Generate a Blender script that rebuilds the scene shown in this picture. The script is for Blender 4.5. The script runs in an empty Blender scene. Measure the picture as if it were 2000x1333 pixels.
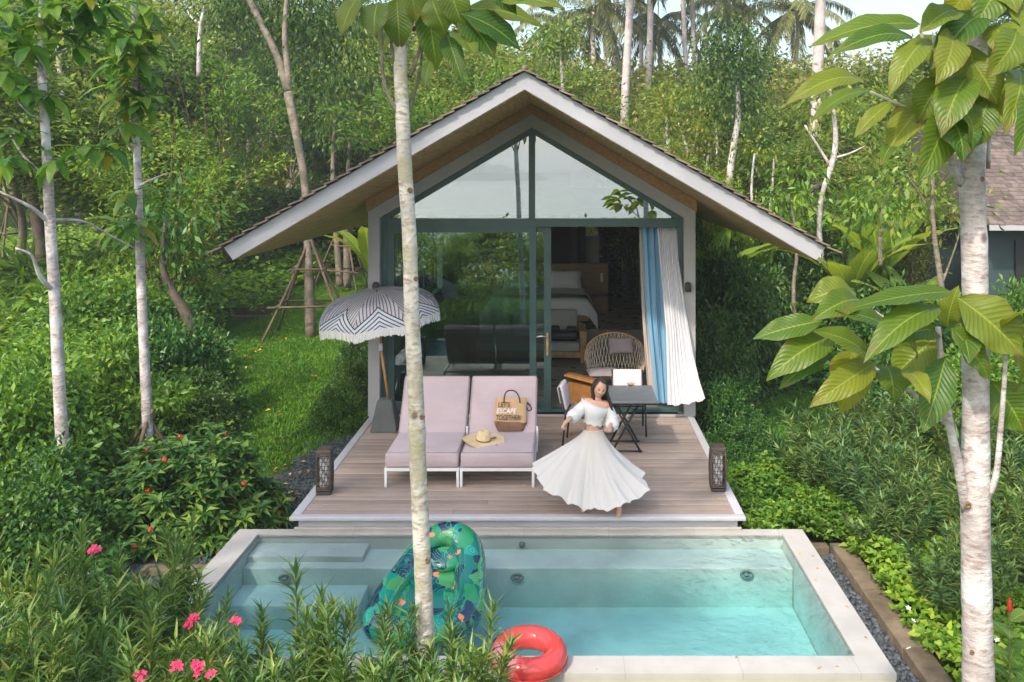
import bpy, bmesh, math, random
import numpy as np
from mathutils import Vector, Matrix
R = math.radians
PI = math.pi
sc = bpy.context.scene
COL = sc.collection
rnd = random.Random(7)
F, CX, CY, H = 1700.0, 1106.0, 330.0, 3.7      # lens of the photograph in its own pixels, eye height above the deck

def at(px, py, Y):                              # a place at distance Y whose picture falls on (px, py)
    return Vector(((px - CX) / F * Y, Y, H - (py - CY) / F * Y))
def gx(px, Y): return (px - CX) / F * Y
def gz(py, Y): return H - (py - CY) / F * Y

# ---------------------------------------------------------------- objects
def tag(o, label=None, cat=None, group=None, kind=None):
    if label: o['label'] = label
    if cat: o['category'] = cat
    if group: o['group'] = group
    if kind: o['kind'] = kind
    return o
def thing(name, label, cat, loc=(0, 0, 0), rz=0, group=None):
    o = bpy.data.objects.new(name, None); COL.objects.link(o)
    o.empty_display_size = .1
    o.location = loc; o.rotation_euler = (0, 0, rz)
    return tag(o, label, cat, group)
def link(name, me, parent=None, mats=None):
    o = bpy.data.objects.new(name, me); COL.objects.link(o)
    if mats:
        for m in (mats if isinstance(mats, (list, tuple)) else [mats]): me.materials.append(m)
    if parent: o.parent = parent
    return o
def np_mesh(name, V, Q, smooth=False, mi=None):
    V = np.asarray(V, dtype=np.float32); Q = np.asarray(Q, dtype=np.int32)
    me = bpy.data.meshes.new(name)
    n, k = Q.shape
    me.vertices.add(len(V)); me.vertices.foreach_set('co', V.ravel())
    me.loops.add(n * k); me.loops.foreach_set('vertex_index', Q.ravel())
    me.polygons.add(n)
    me.polygons.foreach_set('loop_start', np.arange(0, n * k, k, dtype=np.int32))
    me.polygons.foreach_set('loop_total', np.full(n, k, dtype=np.int32))
    if smooth: me.polygons.foreach_set('use_smooth', np.ones(n, dtype=bool))
    if mi is not None: me.polygons.foreach_set('material_index', np.asarray(mi, dtype=np.int32))
    me.update(calc_edges=True)
    return me

class MB:
    """collects shapes for ONE mesh"""
    def __init__(s): s.v = []; s.f = []; s.m = []; s.sm = []
    def add(s, vs, fs, mi=0, smooth=False):
        b = len(s.v); s.v += [tuple(v) for v in vs]
        for f in fs: s.f.append([i + b for i in f]); s.m.append(mi); s.sm.append(smooth)
        return s
    def box(s, x0, x1, y0, y1, z0, z1, mi=0, M=None, bev=0):
        if bev:
            b = min(bev, (x1-x0)*.45, (y1-y0)*.45, (z1-z0)*.45)
            bm = bmesh.new(); bmesh.ops.create_cube(bm, size=1)
            for v in bm.verts:
                v.co = Vector((x0 + (v.co.x+.5)*(x1-x0), y0 + (v.co.y+.5)*(y1-y0), z0 + (v.co.z+.5)*(z1-z0)))
            bmesh.ops.bevel(bm, geom=bm.edges[:], offset=b, segments=3, profile=.5, affect='EDGES')
            bm.verts.index_update()
            vs = [v.co.copy() for v in bm.verts]; fs = [[v.index for v in f.verts] for f in bm.faces]; bm.free()
            if M: vs = [M @ v for v in vs]
            return s.add(vs, fs, mi, True)
        vs = [Vector(p) for p in ((x0,y0,z0),(x1,y0,z0),(x1,y1,z0),(x0,y1,z0),(x0,y0,z1),(x1,y0,z1),(x1,y1,z1),(x0,y1,z1))]
        if M: vs = [M @ v for v in vs]
        return s.add(vs, [(3,2,1,0),(4,5,6,7),(0,1,5,4),(1,2,6,5),(2,3,7,6),(3,0,4,7)], mi)
    def prism(s, poly, y0, y1, mi=0):           # polygon in x,z drawn counter-clockwise seen from -y, extruded along y
        n = len(poly)
        vs = [(x, y0, z) for x, z in poly] + [(x, y1, z) for x, z in poly]
        fs = [list(range(n)), list(range(2*n-1, n-1, -1))] + [[i, i+n, (i+1) % n + n, (i+1) % n] for i in range(n)]
        return s.add(vs, fs, mi)
    def ring(s, outer, inner, y0, y1, mi=0):    # frame between two polygons of equal count in x,z
        n = len(outer)
        vs = [(x,y0,z) for x,z in outer] + [(x,y0,z) for x,z in inner] + [(x,y1,z) for x,z in outer] + [(x,y1,z) for x,z in inner]
        fs = []
        for i in range(n):
            j = (i+1) % n
            fs += [[i,j,n+j,n+i],[2*n+j,2*n+i,3*n+i,3*n+j],[j,i,2*n+i,2*n+j],[n+i,n+j,3*n+j,3*n+i]]
        return s.add(vs, fs, mi)
    def tube(s, pts, rad, n=8, mi=0, closed=False, caps=True, flat=1.0):
        pts = [Vector(p) for p in pts]; k = len(pts)
        if not hasattr(rad, '__len__'): rad = [rad] * k
        vs = []; up = None
        for i, p in enumerate(pts):
            if closed: t = pts[(i+1) % k] - pts[i-1]
            else: t = pts[min(i+1, k-1)] - pts[max(i-1, 0)]
            t.normalize()
            if up is None:
                up = Vector((0,0,1)) if abs(t.z) < .9 else Vector((0,1,0))
            a = t.cross(up)
            if a.length < 1e-4: a = t.cross(Vector((1,0,0)))
            a.normalize(); b = a.cross(t).normalized(); up = b
            for j in range(n):
                an = 2*PI*j/n
                vs.append(p + a*math.cos(an)*rad[i] + b*math.sin(an)*rad[i]*flat)
        fs = []
        for i in range(k if closed else k-1):
            i2 = (i+1) % k
            for j in range(n):
                j2 = (j+1) % n
                fs.append((i*n+j, i*n+j2, i2*n+j2, i2*n+j))
        if caps and not closed:
            fs += [tuple(range(n-1,-1,-1)), tuple((k-1)*n+j for j in range(n))]
        return s.add(vs, fs, mi, True)
    def lathe(s, prof, n=24, c=(0,0,0), mi=0, M=None):
        vs = []
        for r_, z in prof:
            for j in range(n):
                a = 2*PI*j/n; v = Vector((c[0]+r_*math.cos(a), c[1]+r_*math.sin(a), c[2]+z))
                vs.append(M @ v if M else v)
        fs = [(i*n+j, i*n+(j+1) % n, (i+1)*n+(j+1) % n, (i+1)*n+j) for i in range(len(prof)-1) for j in range(n)]
        return s.add(vs, fs, mi, True)
    def grid(s, fn, nu, nv, mi=0, smooth=True, wrap=False):
        vs = [fn(i/(nu if wrap else nu-1), j/(nv-1)) for j in range(nv) for i in range(nu)]
        fs = []
        for j in range(nv-1):
            for i in range(nu if wrap else nu-1):
                i2 = (i+1) % nu
                fs.append((j*nu+i, j*nu+i2, (j+1)*nu+i2, (j+1)*nu+i))
        return s.add(vs, fs, mi, smooth)
    def build(s, name, mats, parent=None):
        me = bpy.data.meshes.new(name); me.from_pydata([tuple(v) for v in s.v], [], s.f); me.update()
        me.polygons.foreach_set('material_index', s.m); me.polygons.foreach_set('use_smooth', s.sm)
        return link(name, me, parent, mats)

def rot(axis, deg): return Matrix.Rotation(R(deg), 4, axis)
def tr(*p): return Matrix.Translation(Vector(p))
def sm_path(pts, n=6):                          # smooth path through points (Catmull-Rom)
    P = [Vector(p) for p in pts]; P = [2*P[0]-P[1]] + P + [2*P[-1]-P[-2]]; out = []
    for i in range(1, len(P)-2):
        for k in range(n):
            t = k/n; a, b, c, d = P[i-1:i+3]
            out.append(.5*((2*b)+(c-a)*t+(2*a-5*b+4*c-d)*t*t+(3*b-a-3*c+d)*t**3))
    return out + [P[-2]]

# ---------------------------------------------------------------- materials
def nt(name):
    m = bpy.data.materials.new(name); m.use_nodes = True
    t = m.node_tree; b = t.nodes['Principled BSDF']
    return m, t, b
def N(t, typ, **kw):
    n = t.nodes.new(typ)
    for k, v in kw.items():
        if k.startswith('i_'):
            key = k[2:]; n.inputs[int(key) if key.isdigit() else key.replace('_', ' ')].default_value = v
        else: setattr(n, k, v)
    return n
def ramp(t, stops, fac=None, interp='LINEAR'):
    n = t.nodes.new('ShaderNodeValToRGB'); cr = n.color_ramp; cr.interpolation = interp
    while len(cr.elements) < len(stops): cr.elements.new(.5)
    for e, (p, c) in zip(cr.elements, stops):
        e.position = p; e.color = (*c, 1) if len(c) == 3 else c
    if fac is not None: t.links.new(fac, n.inputs[0])
    return n
def mix(t, a, b, fac, mode='MIX'):
    n = t.nodes.new('ShaderNodeMix'); n.data_type = 'RGBA'; n.blend_type = mode
    for val, sock in ((fac, n.inputs[0]), (a, n.inputs[6]), (b, n.inputs[7])):
        if hasattr(val, 'is_output'): t.links.new(val, sock)
        elif isinstance(val, (int, float)): sock.default_value = val
        else: sock.default_value = (*val, 1)
    return n.outputs[2]
def math_(t, op, a, b=None, c=None):
    n = t.nodes.new('ShaderNodeMath'); n.operation = op
    for i, v in enumerate((a, b, c)):
        if v is None: continue
        if hasattr(v, 'is_output'): t.links.new(v, n.inputs[i])
        else: n.inputs[i].default_value = v
    return n.outputs[0]
def noise(t, scale, detail=4, co=None, rough=.55, kind='Object', stretch=None):
    if co is None:
        tc = t.nodes.new('ShaderNodeTexCoord'); co = tc.outputs[kind]
    if stretch:
        mp = t.nodes.new('ShaderNodeMapping'); mp.inputs['Scale'].default_value = stretch
        t.links.new(co, mp.inputs[0]); co = mp.outputs[0]
    n = N(t, 'ShaderNodeTexNoise', i_Scale=scale, i_Detail=detail, i_Roughness=rough)
    t.links.new(co, n.inputs['Vector'])
    return n.outputs['Fac']
def bump(t, b, h, strength=.3, dist=.01):
    n = N(t, 'ShaderNodeBump', i_Strength=strength, i_Distance=dist)
    t.links.new(h, n.inputs['Height']); t.links.new(n.outputs[0], b.inputs['Normal'])
def mat(name, c, rough=.6, var=.12, scale=6, bmp=.0, bscale=60, metal=0, spec=.5, stretch=None, c2=None, island=0, sheen=0):
    """a plain surface with uneven tone, uneven gloss and a little relief"""
    m, t, b = nt(name)
    f = noise(t, scale, 5, stretch=stretch)
    lo = tuple(x*(1-var) for x in c); hi = tuple(min(1, x*(1+var)) for x in (c2 or c))
    r_ = ramp(t, [(.3, lo), (.7, hi)], f); colr = r_.outputs[0]
    if island:
        g = N(t, 'ShaderNodeNewGeometry')
        rr = ramp(t, [(0, (1-island,)*3), (1, (1+island*.6,)*3)], g.outputs['Random Per Island'])
        colr = mix(t, colr, rr.outputs[0], 1.0, 'MULTIPLY')
    t.links.new(colr, b.inputs['Base Color'])
    b.inputs['Metallic'].default_value = metal
    b.inputs['Specular IOR Level'].default_value = spec
    if sheen: b.inputs['Sheen Weight'].default_value = sheen
    rr = ramp(t, [(.2, (max(.02, rough-.08),)*3), (.8, (min(1, rough+.08),)*3)], noise(t, scale*2.3, 3))
    t.links.new(rr.outputs[0], b.inputs['Roughness'])
    if bmp: bump(t, b, noise(t, bscale, 4, stretch=stretch), bmp, .01)
    return m

def leaf_mat(name, dark, mid, light, trans=.35, gloss=.42, tint=(1.25, 1.15, .5), odd=None, veins=False, k=1.5):
    dark, mid, light = (tuple(x*f for x, f in zip(c, (k*1.22, k*1.07, k*1.05))) for c in (dark, mid, light)); trans += .06
    m, t, b = nt(name)
    g = N(t, 'ShaderNodeNewGeometry'); oi = N(t, 'ShaderNodeObjectInfo')
    stops = [(0, dark), (.45, mid), (.93, light)]
    if odd: stops += [(.975, light), (1, odd)]
    r_ = ramp(t, stops, g.outputs['Random Per Island'])
    big = ramp(t, [(.3, (.72, .8, .8)), (.7, (1.25, 1.15, .9))], noise(t, .9, 3))
    c = mix(t, r_.outputs[0], big.outputs[0], 1.0, 'MULTIPLY')
    per = ramp(t, [(0, (.78, .9, .95)), (1, (1.25, 1.12, .85))], oi.outputs['Random'])
    c = mix(t, c, per.outputs[0], 1.0, 'MULTIPLY')
    if veins:
        uv = N(t, 'ShaderNodeUVMap'); sp = N(t, 'ShaderNodeSeparateXYZ'); t.links.new(uv.outputs[0], sp.inputs[0])
        au = math_(t, 'ABSOLUTE', math_(t, 'SUBTRACT', sp.outputs[0], .5))
        rib = ramp(t, [(.0, (.7,)*3), (.035, (0,)*3)], au)
        sw = math_(t, 'SINE', math_(t, 'MULTIPLY', math_(t, 'SUBTRACT', sp.outputs[1], math_(t, 'MULTIPLY', au, .45)), 85))
        sv = ramp(t, [(.8, (0,)*3), (1, (.16,)*3)], math_(t, 'MULTIPLY_ADD', sw, .5, .5))
        c = mix(t, c, tuple(min(1, x*1.9+.02) for x in light), math_(t, 'MAXIMUM', rib.outputs[0], sv.outputs[0]))
        spot = ramp(t, [(.6, (0,)*3), (.75, (.55,)*3)], noise(t, 9, 4))
        c = mix(t, c, (.26, .24, .03), math_(t, 'MULTIPLY', spot.outputs[0], .6))
        ed = math_(t, 'MULTIPLY', ramp(t, [(.74, (0,)*3), (.95, (1,)*3)], math_(t, 'MAXIMUM', math_(t, 'MULTIPLY', au, 2), sp.outputs[1])).outputs[0], ramp(t, [(.5, (0,)*3), (.62, (.9,)*3)], noise(t, 14, 3)).outputs[0])
        c = mix(t, c, (.20, .13, .03), math_(t, 'MULTIPLY', ed, .7))
        bump(t, b, sw, .25, .004)
    t.links.new(c, b.inputs['Base Color'])
    b.inputs['Roughness'].default_value = gloss; b.inputs['Specular IOR Level'].default_value = .4
    tl = N(t, 'ShaderNodeBsdfTranslucent'); t.links.new(mix(t, c, tint, 1.0, 'MULTIPLY'), tl.inputs[0])
    ms = N(t, 'ShaderNodeMixShader', i_0=trans); out = t.nodes['Material Output']
    t.links.new(b.outputs[0], ms.inputs[1]); t.links.new(tl.outputs[0], ms.inputs[2]); t.links.new(ms.outputs[0], out.inputs[0])
    return m

def bark_mat(name, base, spot, moss, sx=1):
    m, t, b = nt(name)
    tc = N(t, 'ShaderNodeTexCoord')
    n1 = noise(t, 4, 6, tc.outputs['Object'], .65, stretch=(1.2, 1.2, .9))
    n2 = noise(t, 16, 5, tc.outputs['Object'], .6, stretch=(1, 1, 2.6))
    n3 = noise(t, 3.4, 5, tc.outputs['Object'], .65, stretch=(1, 1, 1.3))
    c = ramp(t, [(.36, tuple(x*.72 for x in base)), (.5, base), (.64, tuple(min(.85, x*1.3) for x in base))], n1).outputs[0]
    c = mix(t, c, spot, ramp(t, [(.50, (0,)*3), (.64, (.85,)*3)], n2).outputs[0])
    c = mix(t, c, moss, ramp(t, [(.50, (0,)*3), (.60, (.8,)*3)], n3).outputs[0])
    vo = N(t, 'ShaderNodeTexVoronoi', i_Scale=2.4); mp = N(t, 'ShaderNodeMapping'); mp.inputs['Scale'].default_value = (1.6, 1.6, 1.1)
    t.links.new(tc.outputs['Object'], mp.inputs[0]); t.links.new(mp.outputs[0], vo.inputs['Vector'])
    c = mix(t, c, tuple(x*.45 for x in spot), ramp(t, [(.05, (.9,)*3), (.11, (0,)*3)], vo.outputs['Distance']).outputs[0])
    t.links.new(c, b.inputs['Base Color']); b.inputs['Roughness'].default_value = .8
    bump(t, b, math_(t, 'ADD', n2, math_(t, 'MULTIPLY', n1, .6)), .6, .02)
    return m
def wood_mat(name, c, rough=.5, scale=5, stretch=(1, 1, 8), plank=None, var=.3):
    m, t, b = nt(name)
    tc = N(t, 'ShaderNodeTexCoord'); co = tc.outputs['Object']
    n1 = noise(t, scale, 6, co, .65, stretch=stretch)
    colr = ramp(t, [(.3, tuple(x*(1-var) for x in c)), (.7, tuple(x*(1+var) for x in c))], n1).outputs[0]
    g = N(t, 'ShaderNodeNewGeometry')
    colr = mix(t, colr, ramp(t, [(0, (.8,)*3), (1, (1.15, 1.12, 1.08))], g.outputs['Random Per Island']).outputs[0], 1, 'MULTIPLY')
    t.links.new(colr, b.inputs['Base Color']); b.inputs['Roughness'].default_value = rough
    bump(t, b, n1, .2, .01)
    return m
def mossy_foot(m, z0, z1, c1):                  # damp, mossy bark near the ground
    t = m.node_tree; b = t.nodes['Principled BSDF']; src = b.inputs['Base Color'].links[0].from_socket
    tc = N(t, 'ShaderNodeTexCoord'); sp = N(t, 'ShaderNodeSeparateXYZ'); t.links.new(tc.outputs['Object'], sp.inputs[0])
    mr = N(t, 'ShaderNodeMapRange'); t.links.new(sp.outputs[2], mr.inputs[0])
    for i, v in ((1, z1), (2, z0), (3, 0.0), (4, 1.0)): mr.inputs[i].default_value = v
    k = math_(t, 'MULTIPLY', mr.outputs[0], ramp(t, [(.40, (0,)*3), (.50, (.9,)*3)], noise(t, 9, 5, tc.outputs['Object'], .7)).outputs[0])
    t.links.new(mix(t, src, c1, k), b.inputs['Base Color'])
# ================================================================ camera, sun, sky
cam = bpy.data.cameras.new('camera'); cam.lens = 36*F/2000; cam.sensor_width = 36; cam.sensor_fit = 'HORIZONTAL'
cam.shift_x = -(CX-1000)/2000; cam.shift_y = -(666.5-CY)/2000; cam.clip_end = 6000; cam.clip_start = .1
co = bpy.data.objects.new('camera', cam); COL.objects.link(co); co.location = (0, 0, H); co.rotation_euler = (R(90), 0, 0)
sc.camera = co
SUN = Vector((-.50, -.86, 0)).normalized()*math.cos(R(46)); SUN.z = math.sin(R(46))
ld = bpy.data.lights.new('sun', 'SUN'); ld.energy = 1.95; ld.angle = R(2.0); ld.color = (1, .91, .78)
lo = bpy.data.objects.new('sun', ld); COL.objects.link(lo); lo.rotation_euler = (-SUN).to_track_quat('-Z', 'Y').to_euler()
w = bpy.data.worlds.new('World'); sc.world = w; w.use_nodes = True
wt = w.node_tree; bg = wt.nodes['Background']
sky = N(wt, 'ShaderNodeTexSky', sky_type='NISHITA'); sky.sun_disc = False
sky.sun_elevation = R(46); sky.sun_rotation = math.atan2(SUN.x, SUN.y); sky.air_density = 1.4; sky.dust_density = 3.5; sky.ozone_density = 1.5
wt.links.new(sky.outputs[0], bg.inputs[0]); bg.inputs[1].default_value = .15
sc.view_settings.view_transform = 'Standard'; sc.view_settings.look = 'None'; sc.view_settings.exposure = 1.2
sc.cycles.max_bounces = 7; sc.cycles.diffuse_bounces = 4; sc.cycles.glossy_bounces = 3; sc.cycles.transmission_bounces = 4
sc.cycles.transparent_max_bounces = 10; sc.cycles.volume_bounces = 0; sc.cycles.use_denoising = True
sc.cycles.caustics_reflective = False; sc.cycles.caustics_refractive = False; sc.cycles.sample_clamp_indirect = 6
sc.cycles.use_adaptive_sampling = True; sc.cycles.adaptive_threshold = .015
sc.render.use_persistent_data = False

# ================================================================ materials of the setting
M_white_stone = mat('pale coping stone', (.56, .53, .485), .6, .10, 3, .15, 40)
M_plaster = mat('pool plaster', (.68, .70, .65), .5, .12, 2.2, .35, 26)
M_plaster_out = mat('outer pool render', (.5, .45, .38), .75, .12, 3, .2, 30)
M_lip = mat('grey painted trim', (.47, .46, .48), .5, .07, 5, .05, 40)
M_frame = mat('warm grey render', (.40, .385, .385), .7, .06, 3, .1, 90)
M_fascia = mat('white fascia paint', (.38, .38, .415), .55, .09, 1.6, .08, 30)
M_dark = mat('grey green window metal', (.045, .095, .090), .38, .1, 4)
M_soffit = wood_mat('soffit boards', (.46, .30, .13), .55, 3, (9, .6, 9), None, .35)
M_infill = wood_mat('honey timber', (.34, .185, .07), .5, 4, (6, 1, 6))
M_tile = mat('weathered brown roof shingle', (.20, .145, .11), .8, .35, 7, .5, 30, island=.35)
M_wall_in = mat('interior wall', (.62, .61, .56), .8, .06, 2)
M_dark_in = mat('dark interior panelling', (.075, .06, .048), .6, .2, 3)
M_floor_in = mat('polished cement floor', (.24, .22, .17), .3, .2, 2, .05, 20)
M_oak = wood_mat('oak', (.42, .25, .10), .45, 5, (2, 2, 2))
M_oak_dark = wood_mat('smoked oak', (.25, .17, .085), .5, 5, (1, 1, 8))
M_black = mat('black metal', (.02, .021, .023), .4, .2, 8)
M_earth = mat('brown earth', (.14, .09, .055), .95, .35, 4, .5, 20)
M_kerb = mat('old brown kerb', (.165, .125, .082), .92, .4, 5, .8, 18)
M_stone = mat('blue grey stone chips', (.078, .090, .102), .65, .25, 14, .3, 60, island=.55)
M_stone_dk = mat('dark gravel chips', (.065, .085, .088), .7, .25, 14, .3, 60, island=.6)
M_path = mat('brown path paving', (.36, .26, .185), .9, .2, 3, .4, 30)
M_pebble = mat('pale pebbles', (.42, .40, .37), .8, .2, 14, .3, 60, island=.4)

def deck_mat():
    m, t, b = nt('deck boards')
    g = N(t, 'ShaderNodeNewGeometry')
    tc = N(t, 'ShaderNodeTexCoord')
    n1 = noise(t, 3, 6, tc.outputs['Object'], .62, stretch=(.5, 14, 4)); n2 = noise(t, .9, 4, tc.outputs['Object'])
    c = ramp(t, [(.25, (.285, .225, .188)), (.75, (.435, .358, .308))], n1).outputs[0]
    c = mix(t, c, ramp(t, [(0, (.82, .80, .79)), (1, (1.13, 1.12, 1.1))], g.outputs['Random Per Island']).outputs[0], 1, 'MULTIPLY')
    c = mix(t, c, ramp(t, [(.35, (.85, .84, .83)), (.65, (1.08, 1.07, 1.06))], n2).outputs[0], 1, 'MULTIPLY')
    t.links.new(c, b.inputs['Base Color']); b.inputs['Roughness'].default_value = .55
    sp = N(t, 'ShaderNodeSeparateXYZ'); t.links.new(tc.outputs['Object'], sp.inputs[0])
    groove = math_(t, 'SINE', math_(t, 'MULTIPLY', sp.outputs[1], 2*PI/.0177))
    bump(t, b, math_(t, 'ADD', math_(t, 'MULTIPLY', groove, .25), n1), .25, .006)
    return m
M_deck = deck_mat()
def stone_mat():
    m, t, b = nt('stained coping stone'); tc = N(t, 'ShaderNodeTexCoord'); co_ = tc.outputs['Object']
    c = ramp(t, [(.3, (.40, .375, .34)), (.7, (.48, .455, .42))], noise(t, 3, 5, co_)).outputs[0]
    c = mix(t, c, (.36, .30, .22), ramp(t, [(.56, (0,)*3), (.72, (.6,)*3)], noise(t, 1.6, 6, co_, .7)).outputs[0])
    sp = N(t, 'ShaderNodeSeparateXYZ'); t.links.new(co_, sp.inputs[0])
    jx = math_(t, 'LESS_THAN', math_(t, 'ABSOLUTE', math_(t, 'SUBTRACT', math_(t, 'FRACT', math_(t, 'MULTIPLY', sp.outputs[0], 1/.9)), .5)), .004)
    c = mix(t, c, (.30, .27, .23), math_(t, 'MULTIPLY', jx, .6))
    t.links.new(c, b.inputs['Base Color']); b.inputs['Roughness'].default_value = .65; bump(t, b, noise(t, 40, 4, co_), .15, .01); return m
M_white_stone = stone_mat()

def glass_mat(name, refl, tint, rough=0.0):
    m = bpy.data.materials.new(name); m.use_nodes = True; t = m.node_tree; t.nodes.clear()
    out = N(t, 'ShaderNodeOutputMaterial'); gl = N(t, 'ShaderNodeBsdfGlossy', i_Roughness=rough); gl.inputs[0].default_value = (.96, 1, .98, 1)
    tb = N(t, 'ShaderNodeBsdfTransparent'); tb.inputs[0].default_value = (*tint, 1)
    lw = N(t, 'ShaderNodeFresnel', i_IOR=1.5)
    f = math_(t, 'MAXIMUM', lw.outputs[0], refl)
    ms = N(t, 'ShaderNodeMixShader'); t.links.new(f, ms.inputs[0]); t.links.new(tb.outputs[0], ms.inputs[1]); t.links.new(gl.outputs[0], ms.inputs[2])
    t.links.new(ms.outputs[0], out.inputs[0]); return m
M_glass = glass_mat('coated window glass', .15, (.66, .80, .76))
M_glass_up = glass_mat('coated gable glass', .40, (.62, .70, .68))

def water_mat():
    m = bpy.data.materials.new('pool water'); m.use_nodes = True; t = m.node_tree; t.nodes.clear()
    out = N(t, 'ShaderNodeOutputMaterial'); gl = N(t, 'ShaderNodeBsdfGlossy', i_Roughness=.02)
    tb = N(t, 'ShaderNodeBsdfTransparent'); tb.inputs[0].default_value = (.95, 1, 1, 1)
    fr = N(t, 'ShaderNodeFresnel', i_IOR=1.33)
    tc = N(t, 'ShaderNodeTexCoord')
    h = math_(t, 'ADD', noise(t, 9, 3, tc.outputs['Object']), math_(t, 'MULTIPLY', noise(t, 26, 2, tc.outputs['Object']), .4))
    bp = N(t, 'ShaderNodeBump', i_Strength=.5, i_Distance=.025); t.links.new(h, bp.inputs['Height'])
    t.links.new(bp.outputs[0], gl.inputs['Normal']); t.links.new(bp.outputs[0], fr.inputs['Normal'])
    ms = N(t, 'ShaderNodeMixShader'); t.links.new(fr.outputs[0], ms.inputs[0]); t.links.new(tb.outputs[0], ms.inputs[1]); t.links.new(gl.outputs[0], ms.inputs[2])
    t.links.new(ms.outputs[0], out.inputs[0])
    va = N(t, 'ShaderNodeVolumeAbsorption', i_Density=.55); va.inputs[0].default_value = (.05, .80, .87, 1)
    t.links.new(va.outputs[0], out.inputs[1]); return m
M_water = water_mat()

# ================================================================ terrain
def sstep(a, b, x): 
    t = np.clip((x-a)/(b-a), 0, 1); return t*t*(3-2*t)
def G(x, y):
    x = np.asarray(x, float); y = np.asarray(y, float)
    z = -.45 + .14*np.clip(y-36, 0, 40)*sstep(34, 50, y) - .13*np.clip(5-y, 0, 60)*sstep(-4, -12, y)
    z = z + .5*sstep(-9, -18, x)*sstep(9, 16, y)
    z = z + .12*np.sin(x*.31+1)*np.cos(y*.27)*sstep(14, 22, np.abs(x)+np.abs(y-12)*.4)
    return z
def g1(x, y): return float(G(x, y))
def terrain():
    xs = sorted(set(np.round(np.concatenate([np.linspace(-130, -24, 18), np.linspace(-24, 24, 49), np.linspace(24, 130, 18), [-3.40, 2.43, -2.9, 1.87]]), 3)))
    ys = sorted(set(np.round(np.concatenate([np.linspace(-70, -2, 24), np.linspace(-2, 40, 43), np.linspace(42, 130, 30), [6.74, 9.22]]), 3)))
    X, Y = np.meshgrid(xs, ys); Z = G(X, Y); V = np.stack([X, Y, Z], -1).reshape(-1, 3); nx = len(xs); Q = []
    for j in range(len(ys)-1):
        for i in range(nx-1):
            cx, cy = (xs[i]+xs[i+1])/2, (ys[j]+ys[j+1])/2
            if -3.40 < cx < 2.43 and 6.74 < cy < 9.22: continue
            Q.append((j*nx+i, j*nx+i+1, (j+1)*nx+i+1, (j+1)*nx+i))
    m, t, b = nt('lawn and leaf litter')
    n1 = noise(t, .5, 5); n2 = noise(t, 9, 6); n3 = noise(t, 60, 3)
    gcol = ramp(t, [(.3, (.035, .085, .012)), (.55, (.065, .14, .02)), (.75, (.12, .18, .03))], n2).outputs[0]
    c = mix(t, gcol, (.075, .055, .03), ramp(t, [(.52, (0,)*3), (.66, (.8,)*3)], n1).outputs[0])
    t.links.new(c, b.inputs['Base Color']); b.inputs['Roughness'].default_value = .95; b.inputs['Specular IOR Level'].default_value = .1
    bump(t, b, math_(t, 'ADD', n2, n3), .8, .05)
    o = link('terrain', np_mesh('terrain', V, Q, True), None, m); o['kind'] = 'structure'
terrain()
def sea():
    m, t, b = nt('far sea'); b.inputs['Base Color'].default_value = (.20, .25, .24, 1); b.inputs['Roughness'].default_value = .3
    bump(t, b, noise(t, .08, 4), .3, 1)
    o = MB().add([(-2500, -4000, -9.5), (2500, -4000, -9.5), (2500, -60, -9.5), (-2500, -60, -9.5)], [(0, 1, 2, 3)]).build('sea', m); o['kind'] = 'structure'
    mh = mat('far hills', (.10, .135, .15), .9, .2, .01)  # bluish distance haze is put into the hill colour
    rs = np.random.RandomState(3)
    def hill(name, cx, cy, wx, h, seed):
        rs = np.random.RandomState(seed); ph = rs.rand(6)*6
        def fn(u, v):
            a = (u-.5)*2; e = max(0, 1-a*a)**.8
            prof = e*(.75+.18*math.sin(a*5+ph[0])+.1*math.sin(a*13+ph[1])+.05*math.sin(a*31+ph[2])+.03*math.sin(a*67+ph[3]))
            return (cx+a*wx, cy+(v-.5)*wx*.8, -10+(h+10)*prof*math.sin(PI*v)**.7)
        o = MB().grid(fn, 90, 14).build(name, mh); o['kind'] = 'structure'
    hill('hills', -230, -1000, 210, 34, 2); hill('hills', 420, -1700, 600, 24, 5)
sea()

# ================================================================ air
def haze():
    m = bpy.data.materials.new('thin pale haze'); m.use_nodes = True; t = m.node_tree; t.nodes.clear()
    out = N(t, 'ShaderNodeOutputMaterial'); pv = N(t, 'ShaderNodeVolumePrincipled', i_Density=HAZE, i_Anisotropy=.25); pv.inputs['Color'].default_value = (.93, .95, .97, 1)
    t.links.new(pv.outputs[0], out.inputs['Volume'])
    o = MB().box(-2600, 2600, -4100, 200, -11.5, 42).build('haze', m); tag(o, 'thin pale haze in the air', 'haze', kind='stuff')
HAZE = .0016
haze()
# ================================================================ pool
def xy_ring(mb, o, i, z0, z1, mi=0):
    t = MB().ring(o, i, z0, z1); return mb.add([(x, z, y) for x, y, z in t.v], t.f, mi)
def rect(x0, x1, y0, y1): return [(x0, y0), (x1, y0), (x1, y1), (x0, y1)]
pool = thing('swimming_pool', 'rectangular plunge pool with pale stone rim in front of the wooden deck', 'swimming pool', (-.5, 8, -.45))
def P(o, parent):                                # parts are modelled in world space
    o.parent = parent; o.matrix_parent_inverse = Matrix.Translation(-Vector(parent.location)) if parent.rotation_euler.z == 0 else (Matrix.Translation(parent.location) @ parent.rotation_euler.to_matrix().to_4x4()).inverted()
    return o
m_ = MB(); xy_ring(m_, rect(-3.49, 2.52, 6.64, 9.298), rect(-3.25, 2.28, 6.88, 9.18), -.20, -.15)
P(m_.build('coping', M_white_stone), pool)
m_ = MB(); xy_ring(m_, rect(-3.486, 2.516, 6.644, 9.294), rect(-3.248, 2.278, 6.882, 9.178), -1.1, -.202, 0)
m_.box(-3.24, 2.27, 6.89, 9.17, -1.0, -.70)
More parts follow.
